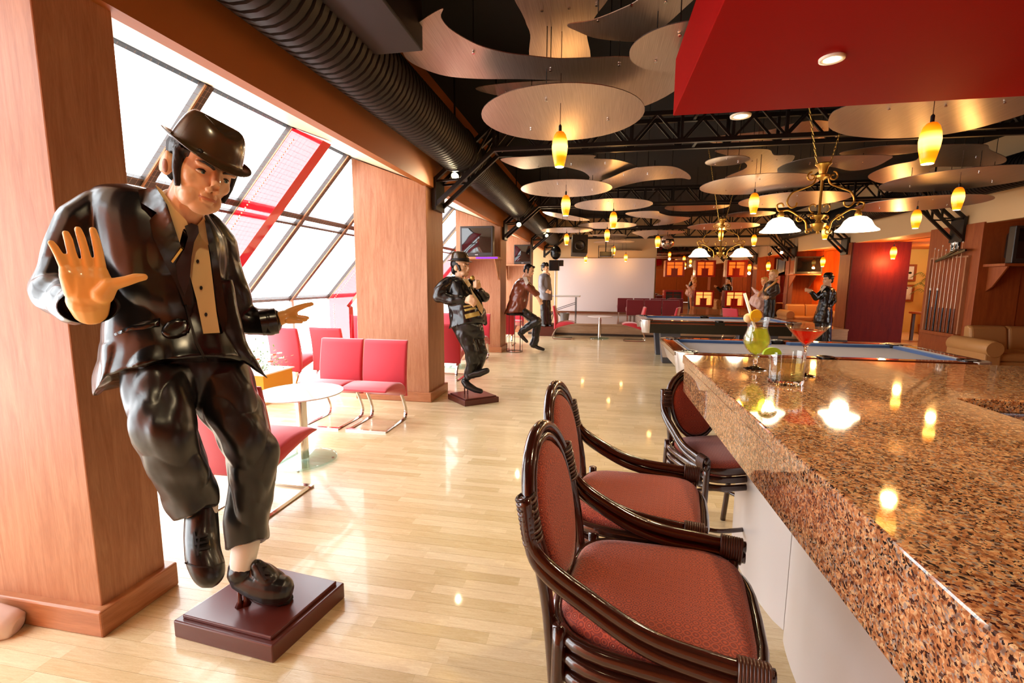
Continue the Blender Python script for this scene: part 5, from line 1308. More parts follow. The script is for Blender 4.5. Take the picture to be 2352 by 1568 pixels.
# raised hand: palm towards us
O = .455
F.chain(mb, [(208, 712, .40, 34), (203, 690, O - .03, 40)])
F.chain(mb, [(178, 668, O - .01, 26), (160, 634, O, 19), (154, 622, O, 15)])
F.chain(mb, [(196, 676, O - .01, 30), (188, 642, O, 20), (180, 626, O, 15)])
F.chain(mb, [(214, 678, O - .01, 30), (211, 642, O, 20), (207, 626, O, 15)])
F.chain(mb, [(230, 676, O - .01, 26), (232, 642, O, 20), (231, 626, O, 15)])
F.chain(mb, [(236, 676, O + .015, 22), (252, 654, O + .02, 17)])
F.chain(mb, [(149, 614, O, 10), (134, 584, O + .005, 8.6), (125, 568, O + .01, 8), (117, 557, O + .015, 6.8)])
F.chain(mb, [(175, 614, O, 10), (164, 578, O + .003, 8.6), (157, 550, O + .01, 8.4), (151, 535, O + .018, 7)])
F.chain(mb, [(203, 614, O, 10), (195, 576, O + .003, 8.6), (186, 545, O + .01, 8.4), (179, 526, O + .018, 7)])
F.chain(mb, [(232, 614, O, 10), (226, 576, O + .003, 9), (219, 546, O + .01, 8.4), (213, 527, O + .018, 7)])
F.chain(mb, [(250, 655, O + .02, 15), (290, 645, O + .025, 12), (312, 638, O + .025, 11), (330, 636, O + .025, 8.5)])
# the other hand, opened sideways
Q = -.02
F.chain(mb, [(640, 730, Q, 15), (660, 726, Q, 16), (672, 722, Q, 12)])
F.chain(mb, [(664, 718, Q, 11), (682, 708, Q, 8), (702, 701, Q, 6.2), (716, 698, Q, 5)])
F.chain(mb, [(664, 733, Q + .02, 9), (684, 733, Q + .02, 6.5), (702, 734, Q + .025, 4.8)])
F.chain(mb, [(664, 732, Q - .015, 9), (686, 730, Q - .015, 6.5), (706, 730, Q - .02, 4.8)])
F.chain(mb, [(664, 730, Q - .045, 9), (684, 728, Q - .05, 6.5), (702, 729, Q - .055, 4.8)])
F.chain(mb, [(662, 736, Q + .05, 8), (678, 737, Q + .055, 6), (692, 739, Q + .06, 4.5)])
body = blob('body', mb, .0034, M_skin, big, 7, .5)
# hands are painted a warmer yellow than the face: a second slot on the same skin
body.data.materials.append(M_hand)
pc = S(205, 640, O); qc = S(672, 722, Q)
for pl in body.data.polygons:
    c = pl.center
    if (c - pc).length < .34 and c.z > 0 and (c - pc).dot(S.n) > -.2 or (c - qc).length < .16: pl.material_index = 1
face_parts(big, HM)
patch('ear_hollow_shade', bvh_of(body), [(379 + 7 * math.cos(k), 380 + 16 * math.sin(k) + 3 * math.cos(k)) for k in [2 * PI * i / 16 for i in range(16)]], .003, .006, mat('ear_shadow_paint', sr(150, 92, 62), rough=.5), big, 4, round_=5)  # dark oval paints the shade of a hollow onto the plain ear
# --- hair and hat
Ph = lambda *a: HM @ Vector(a)
hs_ = HM.to_scale()[0]; HR = (HM.to_3x3() * (1 / hs_)).to_4x4()
mb = MB(); mb.ell(Ph(0, -.075, .67), Vector((.365, .405, .30)) * hs_, HR)
mb.ell(Ph(0, -.3, .42), Vector((.27, .14, .2)) * hs_, HR)
for x in (-1, 1):
    mb.cap(Ph(x * .30, .08, .62), .07 * hs_, Ph(x * .295, .125, .42), .05 * hs_); mb.cap(Ph(x * .295, .125, .42), .05 * hs_, Ph(x * .255, .18, .22), .028 * hs_)
    mb.cap(Ph(x * .27, .14, .7), .07 * hs_, Ph(x * .31, .03, .6), .07 * hs_)
for a, b, c in ((-.25, -.2, .69), (-.15, -.1, .68), (-.05, .03, .66), (.03, .1, .64), (.1, .16, .635), (.17, .21, .65)):
    mb.cap(Ph(a, .30, .70), .055 * hs_, Ph(b, .385, c - .01), .024 * hs_)
blob('hair', mb, .004, M_hair, big, 2, .5)
M_hat = mat('statue_hat', sr(66, 50, 32), rough=.24, coat=.4, coat_rough=.2)
fedora(big, HM, M_hat, None, cz=.69, tilt=-.12, br=(.485, .57), cr=(.375, .435), hc=.44)
# --- trousers
mb = MB()
F.loft(mb, [(405, 770, 125, 5, .02, .15, 0), (410, 820, 138, 5, .03, .16, 0), (418, 875, 140, 0, .03, .15, 0), (425, 925, 118, -4, .04, .12, 0)])
F.loft(mb, [(362, 840, 88, 0, .10, .13, 0), (366, 915, 85, 0, .17, .14, 0), (371, 970, 83, 2, .22, .14, 0), (380, 1015, 82, 6, .24, .135, 0), (405, 1065, 79, 6, .22, .125, 0), (424, 1112, 72, 2, .19, .115, 0), (438, 1150, 60, -10, .17, .11, 0), (447, 1178, 51, -22, .165, .105, 0)], sq=.9)
F.loft(mb, [(500, 830, 66, 0, .02, .13, 0), (518, 905, 77, 0, .06, .13, 0), (538, 965, 80, 4, .09, .125, 0), (566, 1012, 70, 6, .10, .12, 0), (579, 1060, 61, 2, .085, .115, 0), (579, 1112, 54, 0, .06, .11, 0), (571, 1170, 53, 0, .035, .105, 0), (567, 1215, 53, -8, .02, .105, 0), (567, 1250, 52, -14, .015, .105, 0)], sq=.9)
trou = blob('trousers', mb, .0062, M_suitl, big, 5, .5, fold=(.016, (9, 9, 5), None))
# --- jacket
mb = MB()
F.loft(mb, [(348, 436, 62, 14, .05, .07, 0), (345, 450, 118, 26, .06, .10, 0), (346, 482, 150, 32, .06, .125, 0), (352, 520, 165, 30, .05, .15, 0), (362, 580, 160, 16, .05, .165, 0), (374, 650, 150, 6, .045, .165, 0), (384, 715, 148, 2, .045, .16, 0), (392, 765, 162, -4, .05, .17, 4), (394, 815, 172, -12, .055, .19, 16), (392, 858, 178, -22, .06, .205, 38), (391, 872, 180, -26, .06, .21, 48)], sq=.95)
F.chain(mb, [(225, 480, .06, 42), (188, 512, .07, 48), (150, 600, .08, 46), (134, 664, .11, 47), (160, 690, .22, 48), (190, 702, .33, 47)])
F.chain(mb, [(470, 520, .02, 38), (503, 560, -.02, 38), (522, 640, -.05, 37), (546, 728, -.07, 36), (580, 738, -.06, 34), (616, 738, -.03, 31)])
# tail of the open front, swinging out to the right
F.loft(mb, [(505, 640, 30, 0, .13, .03, 0), (520, 720, 32, 0, .14, .03, 0), (542, 790, 34, 6, .14, .03, 0), (570, 832, 30, 14, .13, .026, 0), (597, 856, 16, 9, .12, .02, 0), (612, 868, 4, 2, .115, .012, 0)])
# left front corner of the skirt, hanging low
F.loft(mb, [(262, 790, 36, 0, .05, .12, 0), (246, 850, 34, -6, .06, .13, 6), (236, 885, 24, -12, .07, .12, 14), (228, 900, 13, -10, .07, .1, 12)])
jack = blob('jacket', mb, .0058, M_suit, big, 6, .5, fold=(.014, (7, 7, 5), lambda c: 1.0 if c.z < 1.5 else max(.25, 1 - (c.z - 1.5) * 4)))
# cuffs
u, v, a_ = basis(S(208, 706, .5) - S(190, 702, .33))
c0 = S(206, 704, .385); rC = 54 * S.mm(206, 704, .38)
m_ = MB(); rs = []
for d, r_ in ((-.05, .9), (.0, .985), (.018, 1.0), (.02, .96), (.0, .9), (-.03, .86)):
    rs.append([c0 + S.n * d + (S.r * math.cos(2 * PI * k / 28) + S.u * math.sin(2 * PI * k / 28) * .72) * rC * r_ for k in range(28)])
m_.rings(rs); obj('cuff', m_, M_suit, big, True, angle=50)
c0 = S(622, 738, -.03); rC = 31 * S.mm(622, 738, -.03); ax = (S.r + S.u * .12).normalized(); u2 = ax.cross(S.n).normalized()
m_ = MB(); rs = []
for d, r_ in ((-.04, .97), (.0, 1.0), (.022, 1.0), (.024, .93), (-.02, .88)): rs.append([c0 + ax * d + (u2 * math.cos(2 * PI * k / 28) + S.n * math.sin(2 * PI * k / 28)) * rC * r_ for k in range(28)])
m_.rings(rs); obj('cuff', m_, M_suit, big, True, angle=50)
# --- things laid on the jacket
bj = bvh_of(jack, body)
patch('shirt_front', bj, [(440, 545), (462, 520), (474, 540), (482, 590), (488, 640), (497, 716), (505, 764), (467, 766), (452, 690), (432, 618), (428, 575)], .010, .02, M_shirt, big, 7, drape=12)
bj2 = bvh_of(jack, body, *[o for o in big.children if o.name.startswith('shirt_front')])
patch('shirt_collar', bj2, [(357, 424), (372, 436), (400, 478), (428, 506), (432, 516), (420, 528), (412, 560), (396, 520), (378, 474)], .010, .02, M_shirt, big, 6, drape=40)
patch('shirt_collar', bj2, [(452, 518), (470, 498), (476, 520), (479, 563), (464, 548), (456, 532)], .010, .02, M_shirt, big, 6, drape=40)
bj2 = bvh_of(jack, body, *[o for o in big.children if o.name.startswith('shirt_')])
patch('lapel', bj2, [(317, 436), (322, 464), (360, 488), (343, 506), (352, 545), (380, 606), (404, 650), (424, 700), (440, 700), (436, 630), (428, 590), (412, 556), (384, 470), (357, 428)], .012, .03, M_suit, big, 6, drape=60)
patch('lapel', bj2, [(470, 505), (482, 515), (496, 560), (508, 640), (522, 730), (512, 765), (500, 720), (490, 640), (484, 585), (476, 545)], .012, .03, M_suit, big, 6, drape=60)
bj2 = bvh_of(jack, body, *[o for o in big.children if o.name.startswith(('shirt_', 'lapel'))])
patch('tie', bj2, [(424, 519), (440, 512), (455, 518), (457, 534), (446, 556), (440, 590), (436, 640), (424, 680), (408, 640), (404, 606), (424, 570), (432, 544)], .014, .025, M_tie, big, 6, drape=30)
bj3 = bvh_of(jack, *[o for o in big.children if o.name.startswith(('shirt_front', 'lapel', 'tie'))])
patch('tie_clip', bj3, [(418, 566), (422, 570), (397, 604), (393, 600)], .008, .012, M_gold, big, 4)
for x, y in ((454, 600), (462, 661), (473, 722)): patch('button', bj3, [(x + 3.6 * math.cos(k), y + 4.6 * math.sin(k)) for k in [2 * PI * i / 10 for i in range(10)]], .005, .01, M_dark, big, 3)
patch('pocket_strap', bj3, [(262, 766), (300, 746), (330, 738), (366, 730), (368, 748), (330, 756), (300, 758), (264, 771)], .008, .015, M_suit, big, 7, round_=5)
patch('pocket_flap', bj3, [(404 + 34 * math.cos(k), 754 + 22 * math.sin(k) - 6 * math.cos(k)) for k in [2 * PI * i / 18 for i in range(18)]], .016, .02, M_suit, big, 6, round_=10)
patch('front_seam', bj3, [(424, 700), (428, 698), (452, 780), (492, 856), (486, 858), (446, 784)], .006, .012, M_dark, big, 6)
# --- socks and shoes
m_ = MB(); F.chain(m_, [(568, 1235, .0, 29), (561, 1270, .0, 28), (557, 1296, .0, 26)]); obj('sock', m_, M_sock, big, True)
m_ = MB(); F.chain(m_, [(478, 1150, .16, 20), (482, 1172, .17, 17)]); obj('sock', m_, M_sock, big, True)
mb = MB()
F.chain(mb, [(553, 1312, .0, 28), (556, 1330, .0, 25), (590, 1344, .04, 30), (620, 1352, .07, 33), (640, 1354, .085, 33)])
F.chain(mb, [(575, 1312, .0, 22), (604, 1322, .03, 28), (630, 1340, .06, 28)])
F.chain(mb, [(551, 1302, -.01, 25), (553, 1312, .0, 29)]); F.chain(mb, [(590, 1298, .04, 14), (602, 1312, .05, 20), (618, 1330, .07, 22)])
sh1 = blob('shoe', mb, .0045, M_shoe, big, 4, .5)
mb = MB(); F.loft(mb, [(462, 1160, 38, -10, .14, .06, 0), (463, 1225, 42, 0, .19, .062, 0), (465, 1258, 43, 0, .24, .058, 0), (471, 1290, 46, 0, .28, .05, 0), (476, 1320, 40, 0, .31, .042, 0), (476, 1340, 27, 0, .325, .03, 0), (475, 1350, 12, 0, .325, .018, 0)])
sh2 = blob('shoe', mb, .0045, M_shoe, big, 3, .5)
bs = bvh_of(sh1); bs2 = bvh_of(sh2)
def flatsole(px, off, nm='sole'):
    m_ = MB(); m_.prism([(S(x, y, off).x, S(x, y, off).y) for x, y in px], .0, .02)
m_ = MB()
so = [onZ(x, y, .097) for x, y in ((566, 1352), (560, 1366), (586, 1378), (612, 1390), (640, 1393), (664, 1388), (674, 1374), (664, 1352), (630, 1338), (596, 1332))]
m_.prism([(p.x, p.y) for p in so], .095, .118); obj('sole', m_, M_dark, big, bevel=.006)
m_ = MB(); F.chain(m_, [(531, 1322, .0, 7), (553, 1342, .02, 8), (577, 1340, .02, 7)]); obj('heel', m_, M_dark, big, True)
for x in (548, 562):
    a = S(x, 1338, .01); m_ = MB(); m_.tube([a, Vector((a.x, a.y, .12)), Vector((a.x, a.y, .095))], [.008, .01, .022], 8); obj('support_rod', m_, M_plinth, big, True)
for q in ([(592, 1300), (600, 1298), (612, 1330), (606, 1334)], [(600, 1310), (622, 1314), (622, 1320), (600, 1317)], [(604, 1322), (632, 1326), (632, 1332), (605, 1328)], [(586, 1296), (606, 1290), (614, 1300), (598, 1304)]): patch('lace', bs, q, .006, .01, M_dark, big, 4)
for q in ([(442, 1222), (447, 1220), (452, 1250), (446, 1252)], [(446, 1232), (478, 1226), (479, 1231), (447, 1238)], [(448, 1246), (480, 1240), (481, 1245), (449, 1252)], [(450, 1260), (482, 1254), (483, 1259), (451, 1266)], [(456, 1216), (461, 1216), (456, 1276), (451, 1276)]): patch('lace', bs2, q, .006, .01, M_dark, big, 4)
patch('toe_seam', bs2, [(424, 1290), (450, 1300), (490, 1300), (516, 1288), (516, 1292), (490, 1304), (450, 1304), (424, 1294)], .003, .006, M_dark, big, 5)
# ================================================================= statue with the microphone
S = Stand(-1.55, 5.62); F = Fig(S); k_ = 1
st2 = thing('statue', 'stout statue in black suit and hat singing into a microphone', 'statue', (-1.55, 5.62, 0), 0, 'painted music-hall statues')
plinth(st2, [(-1.89, 5.63), (-1.57, 5.32), (-1.21, 5.62), (-1.54, 5.95)], .085)
HM2 = headmat(S, 1076, 625, .02, (0, .41, .215), .262, math.radians(62), 0, math.radians(-4))
mb = MB(); add_head(mb, HM2, True, 1.05)
F.chain(mb, [(1055, 645, 0, 12), (1060, 700, 0, 15), (1065, 750, 0, 14), (1082, 805, .02, 8), (1072, 865, 0, 6)])
F.chain(mb, [(1045, 650, .08, 8), (1008, 678, .12, 8), (1060, 690, .2, 6), (1068, 691, .21, 6)])
F.chain(mb, [(1085, 655, -.05, 8), (1110, 680, -.02, 8), (1098, 660, .08, 6)])
# hand spread on the belly
F.chain(mb, [(1068, 690, .22, 7.5), (1080, 690, .25, 8)])
for a, b, c in (((1080, 685), (1089, 686), (1094, 690)), ((1081, 688), (1090, 691), (1094, 695)), ((1080, 692), (1088, 696), (1091, 700)), ((1079, 695), (1085, 699), (1087, 703))):
    F.chain(mb, [(*a, .27, 3.6), (*b, .275, 3.2), (*c, .265, 2.7)])
F.chain(mb, [(1074, 684, .25, 3.6), (1080, 679, .27, 3), (1085, 679, .27, 2.6)])
# fist round the microphone
F.chain(mb, [(1099, 662, .08, 6.5), (1097, 654, .1, 8)])
for dy in (-7, -2.5, 2, 6.5): F.chain(mb, [(1100, 653 + dy, .08, 3.4), (1094, 652 + dy, .15, 3.3), (1089, 653 + dy * .9, .12, 3)])
blob('body', mb, .0075, M_skin, st2, 3)
face_parts(st2, HM2)
P2 = lambda *a: HM2 @ Vector(a)
q = HM2.to_scale()[0]; R2 = (HM2.to_3x3() * (1 / q)).to_4x4()
mb = MB(); mb.ell(P2(0, -.10, .64), Vector((.37, .39, .3)) * q, R2); mb.ell(P2(0, -.3, .36), Vector((.27, .16, .25)) * q, R2)
for x in (-1, 1): mb.cap(P2(x * .3, .08, .55), .075 * q, P2(x * .28, .15, .26), .06 * q)
blob('hair', mb, .008, M_hair, st2, 2)
fedora(st2, HM2, M_hat, M_dark, cz=.72, tilt=-.04, br=(.55, .62), cr=(.39, .44), hc=.5)
mb = MB(); mb.tube([S(1087, 641, .14), S(1099, 658, .12)], .014, 10); obj('microphone', mb, M_blackgloss, st2, True)
mb = MB(); mb.ell(S(1085, 638, .145), .03); obj('microphone_head', mb, mat('mic_brass', sr(176, 140, 70), rough=.35, metal=.7), st2, True)
mb = MB()
F.loft(mb, [(1048, 636, 16, 4, .0, .1, 0), (1050, 646, 30, 6, .0, .16, 0), (1058, 668, 36, 4, .02, .19, 0), (1066, 692, 40, 4, .03, .22, 0), (1073, 716, 42, 2, .03, .23, 0), (1074, 738, 42, -2, .03, .23, 3), (1072, 750, 42, -6, .03, .23, 6)])
F.chain(mb, [(1030, 650, .08, 17), (1012, 668, .12, 17), (1009, 680, .13, 15), (1040, 689, .19, 12), (1062, 690, .22, 10)])
F.chain(mb, [(1082, 656, -.08, 16), (1104, 680, -.04, 14), (1112, 682, -.01, 13), (1102, 668, .06, 10)])
F.chain(mb, [(1110, 715, .02, 8), (1114, 742, .02, 5)])
j2 = blob('jacket', mb, .010, M_suit, st2, 4, fold=(.016, (7, 7, 6), None))
b2 = bvh_of(j2)
patch('shirt_front', b2, [(1080, 660), (1088, 672), (1100, 690), (1110, 706), (1108, 722), (1100, 712), (1090, 692)], .012, .02, M_shirt, st2, 4, drape=6)
patch('shirt_collar', b2, [(1062, 640), (1074, 640), (1082, 654), (1076, 660)], .012, .02, M_shirt, st2, 4, drape=10)
M_sheen = mat('statue_gold_sheen', sr(196, 170, 96), rough=.35, metal=.4)  # gold highlights on the black jacket, put in as coloured strips
for pl in ([(1064, 702), (1082, 699), (1083, 703), (1065, 706)], [(1066, 710), (1092, 704), (1093, 709), (1068, 715)], [(1067, 722), (1100, 714), (1103, 724), (1070, 732)]):
    patch('fold_sheen', b2, pl, .012, .02, M_sheen, st2, 4, round_=3)
mb = MB()
F.loft(mb, [(1070, 740, 36, 0, .03, .2, 0), (1076, 758, 36, 0, .03, .19, 0), (1082, 776, 32, 0, .03, .15, 0)])
F.chain(mb, [(1066, 765, .1, 20), (1083, 806, .12, 16), (1085, 828, .1, 15)]); F.chain(mb, [(1086, 830, .08, 14), (1076, 862, .04, 12)])
F.chain(mb, [(1088, 768, -.04, 20), (1103, 808, .02, 16), (1098, 838, .0, 13), (1086, 858, .02, 11)])
blob('trousers', mb, .010, M_suitl, st2, 4, fold=(.016, (9, 9, 7), None))
mb = MB(); F.chain(mb, [(1068, 876, .0, 9), (1073, 884, .02, 9), (1092, 895, .06, 7), (1104, 898, .08, 6)]); blob('shoe', mb, .008, M_shoe, st2, 2)
mb = MB(); F.chain(mb, [(1082, 860, .08, 9), (1100, 857, .1, 9), (1118, 851, .12, 7)]); blob('shoe', mb, .008, M_shoe, st2, 2)
for x in (1067, 1074):
    a = S(x, 884, 0); m_ = MB(); m_.tube([a, Vector((a.x, a.y, .086))], .008, 6); obj('support_rod', m_, M_plinth, st2)

# ================================================================= smaller standing and seated statues
def hairblob(t, HM, m, vox, back=.3, side=False):
    P = lambda *a: HM @ Vector(a)
    q = HM.to_scale()[0]; R = (HM.to_3x3() * (1 / q)).to_4x4(); mb = MB()
    mb.ell(P(0, -.09, .70), Vector((.37, .40, .34)) * q, R); mb.ell(P(0, -.3, .42), Vector((.26, .15, .22)) * q, R)
    mb.cap(P(-.18, .26, .88), .11 * q, P(.2, .28, .9), .1 * q)
    if side:
        for x in (-1, 1): mb.cap(P(x * .31, .05, .6), .07 * q, P(x * .28, .13, .25), .05 * q)
    blob('hair', mb, vox, m, t, 2)
def hand(mb, F, c, d, r, spread=1.0):
    'small open hand at px c pointing along px direction d'
    n = math.hypot(*d); d = (d[0] / n, d[1] / n); pn = (-d[1], d[0]); x, y, off = c
    F.chain(mb, [(x, y, off, r), (x + d[0] * r * 1.3, y + d[1] * r * 1.3, off, r * 1.05)])
    for k in (-1.0, -.35, .3, .95):
        a = (x + d[0] * r * 1.6 + pn[0] * k * r * .8, y + d[1] * r * 1.6 + pn[1] * k * r * .8); L = r * (2.3 - .4 * abs(k))
        b = (a[0] + d[0] * L + pn[0] * k * r * .3 * spread, a[1] + d[1] * L + pn[1] * k * r * .3 * spread)
        F.chain(mb, [(*a, off, r * .4), (*b, off + .01, r * .3)], 8)
    F.chain(mb, [(x - pn[0] * r * .8, y - pn[1] * r * .8, off, r * .42), (x + d[0] * r * 1.6 - pn[0] * r * 1.8, y + d[1] * r * 1.6 - pn[1] * r * 1.8, off + .01, r * .32)], 8)
M_brown = mat('statue_brown', sr(110, 52, 30), rough=.3, coat=.35, coat_rough=.2)
M_grey = mat('statue_grey', sr(112, 108, 112), rough=.4, coat=.2)
M_blond = mat('statue_blond', sr(206, 160, 90), rough=.5)
M_scarf = mat('statue_scarf', sr(214, 160, 96), rough=.5)
M_dress = mat('statue_dress', sr(230, 190, 178), rough=.5)
# --- seated man in a brown jacket on a wire stool
S = Stand(-1.52, 10.0); F = Fig(S)
t = thing('statue', 'seated statue in a brown jacket perched on a wire stool', 'statue', (-1.52, 10.0, 0), 0, 'painted music-hall statues')
HM = headmat(S, 1222, 633, .02, (0, .41, .215), .27, math.radians(65), math.radians(12), math.radians(8))
mb = MB(); add_head(mb, HM); F.chain(mb, [(1203, 645, 0, 6), (1195, 690, 0, 8), (1200, 714, 0, 8), (1234, 738, .05, 5), (1203, 760, .05, 4)])
F.chain(mb, [(1200, 650, .05, 5), (1232, 675, .12, 4), (1236, 684, .12, 4)]); hand(mb, F, (1238, 687, .12), (.5, 1), 3.6)
blob('body', mb, .011, M_skin, t, 2); face_parts(t, HM); hairblob(t, HM, M_hair, .011, side=True)
mb = MB(); F.loft(mb, [(1203, 640, 9, 2, 0, .1, 0), (1199, 652, 17, 2, 0, .18, 0), (1193, 672, 21, 0, 0, .2, 0), (1190, 695, 22, 0, 0, .21, 0), (1184, 714, 24, -2, 0, .22, 0), (1183, 719, 25, -2, 0, .22, 0)])
F.chain(mb, [(1203, 648, .12, 8), (1214, 660, .14, 8.5), (1231, 674, .14, 7)]); F.chain(mb, [(1208, 648, -.12, 8), (1232, 676, -.08, 7)])
blob('jacket', mb, .013, M_brown, t, 3, fold=(.02, (8, 8, 6), None))
mb = MB(); F.chain(mb, [(1200, 714, .06, 10), (1233, 737, .1, 10), (1204, 757, .08, 8), (1200, 760, .08, 8)]); F.chain(mb, [(1203, 716, -.06, 10), (1234, 744, -.04, 9.5), (1229, 780, -.02, 9), (1226, 790, -.02, 10)])
blob('trousers', mb, .013, M_suitl, t, 3, fold=(.014, (9, 9, 8), None))
for ch in ([(1193, 765, .1, 4.5), (1202, 776, .12, 4.5), (1210, 784, .14, 3.6)], [(1226, 794, 0, 4.5), (1238, 799, .03, 4.5), (1248, 802, .05, 3.6)]):
    mb = MB(); F.chain(mb, ch); blob('shoe', mb, .010, M_shoe, t, 2)
patch('shirt_collar', bvh_of([o for o in t.children if o.name.startswith('jacket')][0]), [(1200, 636), (1210, 636), (1214, 650), (1208, 656)], .015, .02, M_sock, t, 4, drape=6)
ws = thing('wire_stool', 'round wire-frame stool under the seated statue', 'stool', (-1.78, 9.86, 0))
for z, r in ((.005, .17), (.80, .17)):
    m_ = MB(); m_.tube([Vector((-1.78 + r * math.cos(a), 9.86 + r * math.sin(a), z)) for a in [2 * PI * i / 28 for i in range(28)]], .006, 6, closed=True); obj('ring', m_, M_steel, ws, True)
for k in range(8):
    a = k * PI / 4 + .2; m_ = MB(); m_.tube([(-1.78 + .17 * math.cos(a), 9.86 + .17 * math.sin(a), .005), (-1.78 + .17 * math.cos(a), 9.86 + .17 * math.sin(a), .8)], .0045, 5); obj('wire', m_, M_steel, ws)
m_ = MB(); m_.lathe([(.18, .80), (.19, .82), (.17, .835)], 24, T(-1.78, 9.86, 0)); obj('seat', m_, M_blackgloss, ws, True, angle=40)
# --- man in a grey jacket and bowler
def standing(t, S, head, yaw, jacket, jm, trous, arms, hands, shoes, vox=.014, hh=.255, pitch=0.0, coat=None, hat=None, hairm=M_hair, neck=True):
    F = Fig(S); HM = headmat(S, head[0], head[1], .02, (0, .40, .215), hh, yaw, pitch, 0)
    mb = MB(); add_head(mb, HM); F.chain(mb, [(head[0], head[1] + 8, 0, 5), (jacket[1][0], jacket[1][1], 0, 6), (jacket[-1][0], jacket[-1][1], 0, 6)])
    for ch in arms: F.chain(mb, [(jacket[1][0], jacket[1][1], 0, 3)] + [(a[0], a[1], a[2], 2.5) for a in ch])
    for c, d, r in hands: hand(mb, F, c, d, r)
    for ch in trous: F.chain(mb, [(jacket[-1][0], jacket[-1][1], 0, 4)] + [(a[0], a[1], a[2], 3) for a in ch])
    blob('body', mb, vox * .85, M_skin, t, 2); face_parts(t, HM, hairm=hairm)
    hairblob(t, HM, hairm, vox * .85)
    if hat: fedora(t, HM, M_blackgloss, None, cz=.78, tilt=-.05, br=(.5, .56), cr=(.385, .43), hc=.4, bowler=True)
    mb = MB(); F.loft(mb, jacket)
    for ch in arms: F.chain(mb, ch)
    jk = blob('jacket', mb, vox, jm, t, 3, fold=(.012, (8, 8, 6), None))
    mb = MB()
    for ch in trous: F.chain(mb, ch)
    blob('trousers', mb, vox, M_suitl, t, 3, fold=(.01, (9, 9, 7), None))
    for ch in shoes: mb = MB(); F.chain(mb, ch); blob('shoe', mb, vox * .8, M_shoe, t, 2)
    return jk, HM
S = Stand(-1.46, 13.02)
t = thing('statue', 'statue in grey jacket and bowler standing by the stage corner', 'statue', (-1.46, 13.02, 0), 0, 'painted music-hall statues')
m_ = MB(); m_.box(-1.66, -1.2, 12.86, 13.22, 0, .27); obj('plinth', m_, M_plinth, t, bevel=.01)
standing(t, S, (1259, 623), math.radians(60), [(1252, 628, 6, 1, 0, .09, 0), (1251, 634, 13, 1, 0, .17, 0), (1251, 648, 15, 0, 0, .2, 0), (1252, 668, 16, 0, 0, .22, 0), (1252, 686, 16.5, 0, 0, .23, 0), (1252, 689, 16.5, 0, 0, .23, 0)], M_grey,
         [[(1248, 690, .06, 8), (1250, 744, .06, 8)], [(1257, 690, -.06, 8), (1259, 744, -.04, 8)]], [[(1246, 638, .14, 6), (1244, 656, .18, 6), (1252, 668, .2, 5)], [(1258, 638, -.14, 6), (1262, 665, -.1, 5)]],
         [((1254, 669, .22), (1, .2), 3.2)], [[(1245, 747, .1, 3.6), (1252, 748, .16, 3.2)], [(1258, 747, 0, 3.6), (1266, 748, .05, 3.2)]], hat=True, hh=.25)
# --- blond man with a scarf
S = Stand(4.2, 12.5)
t = thing('statue', 'statue of a blond man with a beige strap over his black jacket', 'statue', (4.2, 12.5, 0), 0, 'painted music-hall statues')
m_ = MB(); m_.box(3.95, 4.45, 12.3, 12.75, 0, .06); obj('plinth', m_, M_plinth, t, bevel=.006)
jk, _ = standing(t, S, (1768, 639), math.radians(-40), [(1774, 645, 7, 1, 0, .09, 0), (1774, 651, 14, 1, 0, .17, 0), (1773, 664, 15, 0, 0, .18, 0), (1770, 680, 13, 0, 0, .16, 0), (1768, 688, 13, 0, 0, .15, 0)], mat('statue_dark_jacket', sr(44, 28, 24), rough=.35, coat=.3, coat_rough=.2),
         [[(1764, 688, .04, 8), (1761, 728, .04, 7.5), (1760, 776, .02, 7)], [(1773, 688, -.03, 8), (1771, 728, -.02, 7.5), (1768, 776, 0, 7)]], [[(1783, 655, .1, 6.5), (1786, 670, .1, 6.5), (1770, 682, .18, 5)], [(1762, 655, -.1, 6), (1758, 670, 0, 6), (1762, 680, .14, 5)]],
         [((1764, 682, .2), (-1, .1), 3.4)], [[(1758, 779, .06, 4), (1752, 781, .12, 3.5)], [(1768, 779, 0, 4), (1762, 781, .06, 3.5)]], vox=.013, hh=.27, hairm=M_blond)
m_ = MB(); m_.tube([S(1786, 642, .1), S(1776, 652, .2), S(1762, 662, .22), S(1757, 668, .16)], .03, 8, flat=.6); obj('strap', m_, M_scarf, t, True)
# --- woman in a pale dress
S = Stand(4.0, 13.0); F = Fig(S)
t = thing('statue', 'statue of a woman in a billowing pale dress behind the blond man', 'statue', (4.0, 13.0, 0), 0, 'painted music-hall statues')
HM = headmat(S, 1752, 653, .02, (0, .40, .215), .23, math.radians(-35), math.radians(-5), math.radians(-15))
mb = MB(); add_head(mb, HM); F.chain(mb, [(1758, 655, 0, 4), (1756, 668, 0, 7), (1748, 684, 0, 8)]); F.chain(mb, [(1757, 664, .05, 4), (1745, 672, .15, 3.4), (1740, 686, .2, 3)]); F.chain(mb, [(1762, 664, -.05, 4), (1756, 680, .12, 3)])
F.chain(mb, [(1744, 688, .05, 6), (1745, 725, .06, 5), (1746, 776, .03, 3)]); F.chain(mb, [(1752, 688, -.05, 6), (1753, 725, -.02, 5), (1754, 776, 0, 3)])
hand(mb, F, (1740, 688, .22), (-.2, 1), 2.6); blob('body', mb, .011, mat('statue_skin_warm', sr(226, 160, 110), rough=.45), t, 2); face_parts(t, HM, hairm=M_blond); hairblob(t, HM, M_blond, .011, side=True)
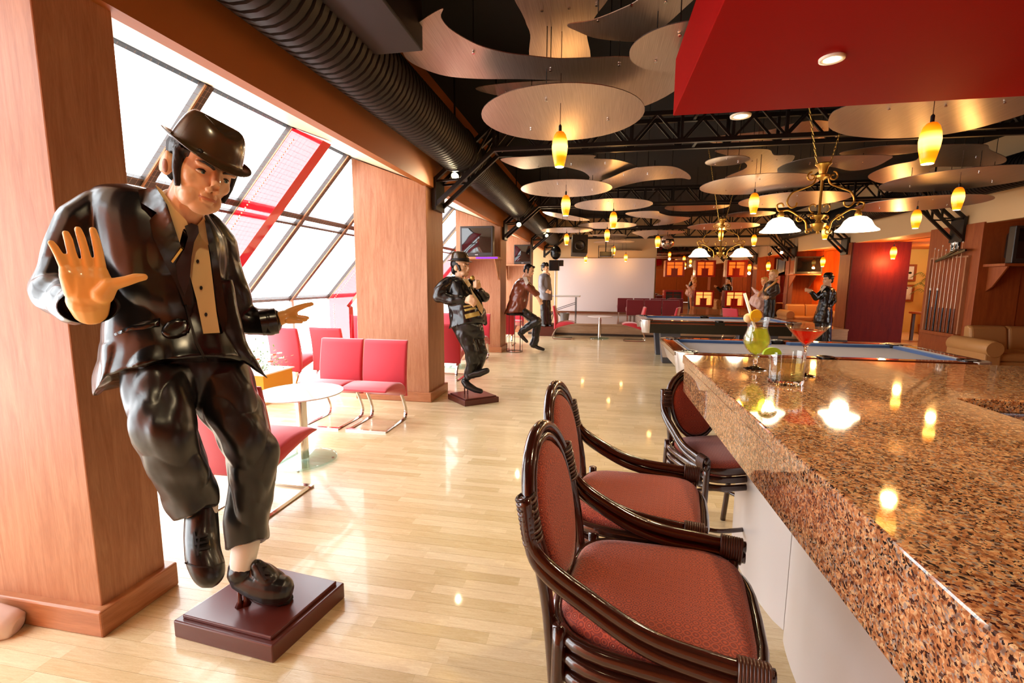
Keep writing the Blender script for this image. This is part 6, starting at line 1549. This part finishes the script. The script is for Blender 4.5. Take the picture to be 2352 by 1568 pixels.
mb = MB(); F.loft(mb, [(1757, 664, 7, 0, 0, .08, 0), (1754, 670, 8, 0, 0, .1, 0), (1748, 678, 12, 2, 0, .16, 0), (1743, 688, 18, 6, 0, .26, 0), (1740, 702, 19, 10, 0, .3, 0), (1740, 708, 17, 10, 0, .28, 0)]); F.loft(mb, [(1742, 676, 7, 4, .1, .08, 0), (1735, 666, 9, 6, .1, .1, 0), (1731, 662, 5, 4, .1, .05, 0)])
blob('dress', mb, .012, M_dress, t, 3, fold=(.03, (9, 9, 5), None))
for x in (1746, 1754): mb = MB(); F.chain(mb, [(x, 778, .04, 3), (x - 5, 781, .1, 2.6)]); blob('shoe', mb, .01, M_dress, t, 2)
m_ = MB(); m_.box(3.72, 4.16, 12.85, 13.2, 0, .045); obj('plinth', m_, M_plinth, t, bevel=.006)
# --- man in bowler holding out a hand
S = Stand(5.62, 12.95)
t = thing('statue', 'statue in black coat and bowler holding out one open hand', 'statue', (5.62, 12.95, 0), 0, 'painted music-hall statues')
m_ = MB(); m_.box(5.4, 5.85, 12.75, 13.15, 0, .07); obj('plinth', m_, M_blackgloss, t, bevel=.006)
jk, _ = standing(t, S, (1891, 650), math.radians(-62), [(1900, 656, 7, 1, 0, .09, 0), (1900, 663, 16, 2, 0, .17, 0), (1899, 678, 18, 0, 0, .2, 0), (1896, 698, 17, 0, 0, .2, 0), (1893, 715, 20, 0, 0, .22, 0), (1890, 735, 22, 0, 0, .24, 0), (1890, 742, 22, 0, 0, .24, 0)], M_suit,
         [[(1883, 738, .05, 10), (1884, 785, .04, 9)], [(1899, 738, -.05, 10), (1899, 785, -.02, 9)]], [[(1888, 672, .12, 7), (1874, 684, .2, 6.5), (1864, 672, .3, 5)], [(1913, 670, .02, 7), (1914, 690, .06, 7), (1905, 702, .14, 5.5)]],
         [((1862, 667, .32), (-1, -.15), 3.6), ((1903, 704, .16), (-.1, 1), 3.2)], [[(1880, 787, .06, 4.5), (1872, 789, .12, 4)], [(1898, 787, 0, 4.5), (1890, 789, .06, 4)]], vox=.013, hh=.265, hat=True)
patch('shirt_front', bvh_of(jk), [(1886, 662), (1893, 656), (1898, 658), (1892, 664), (1886, 672)], .012, .02, M_sock, t, 3, drape=5)
patch('pocket_square', bvh_of(jk), [(1891, 669), (1896, 667), (1897, 670), (1892, 671)], .012, .02, M_sock, t, 3, drape=3)
m_ = MB(); m_.tube([S(1910, 706, .18), S(1908, 792, .15)], .012, 8); obj('cane', m_, mat('cane_blue', sr(40, 30, 90), rough=.3), t, True)
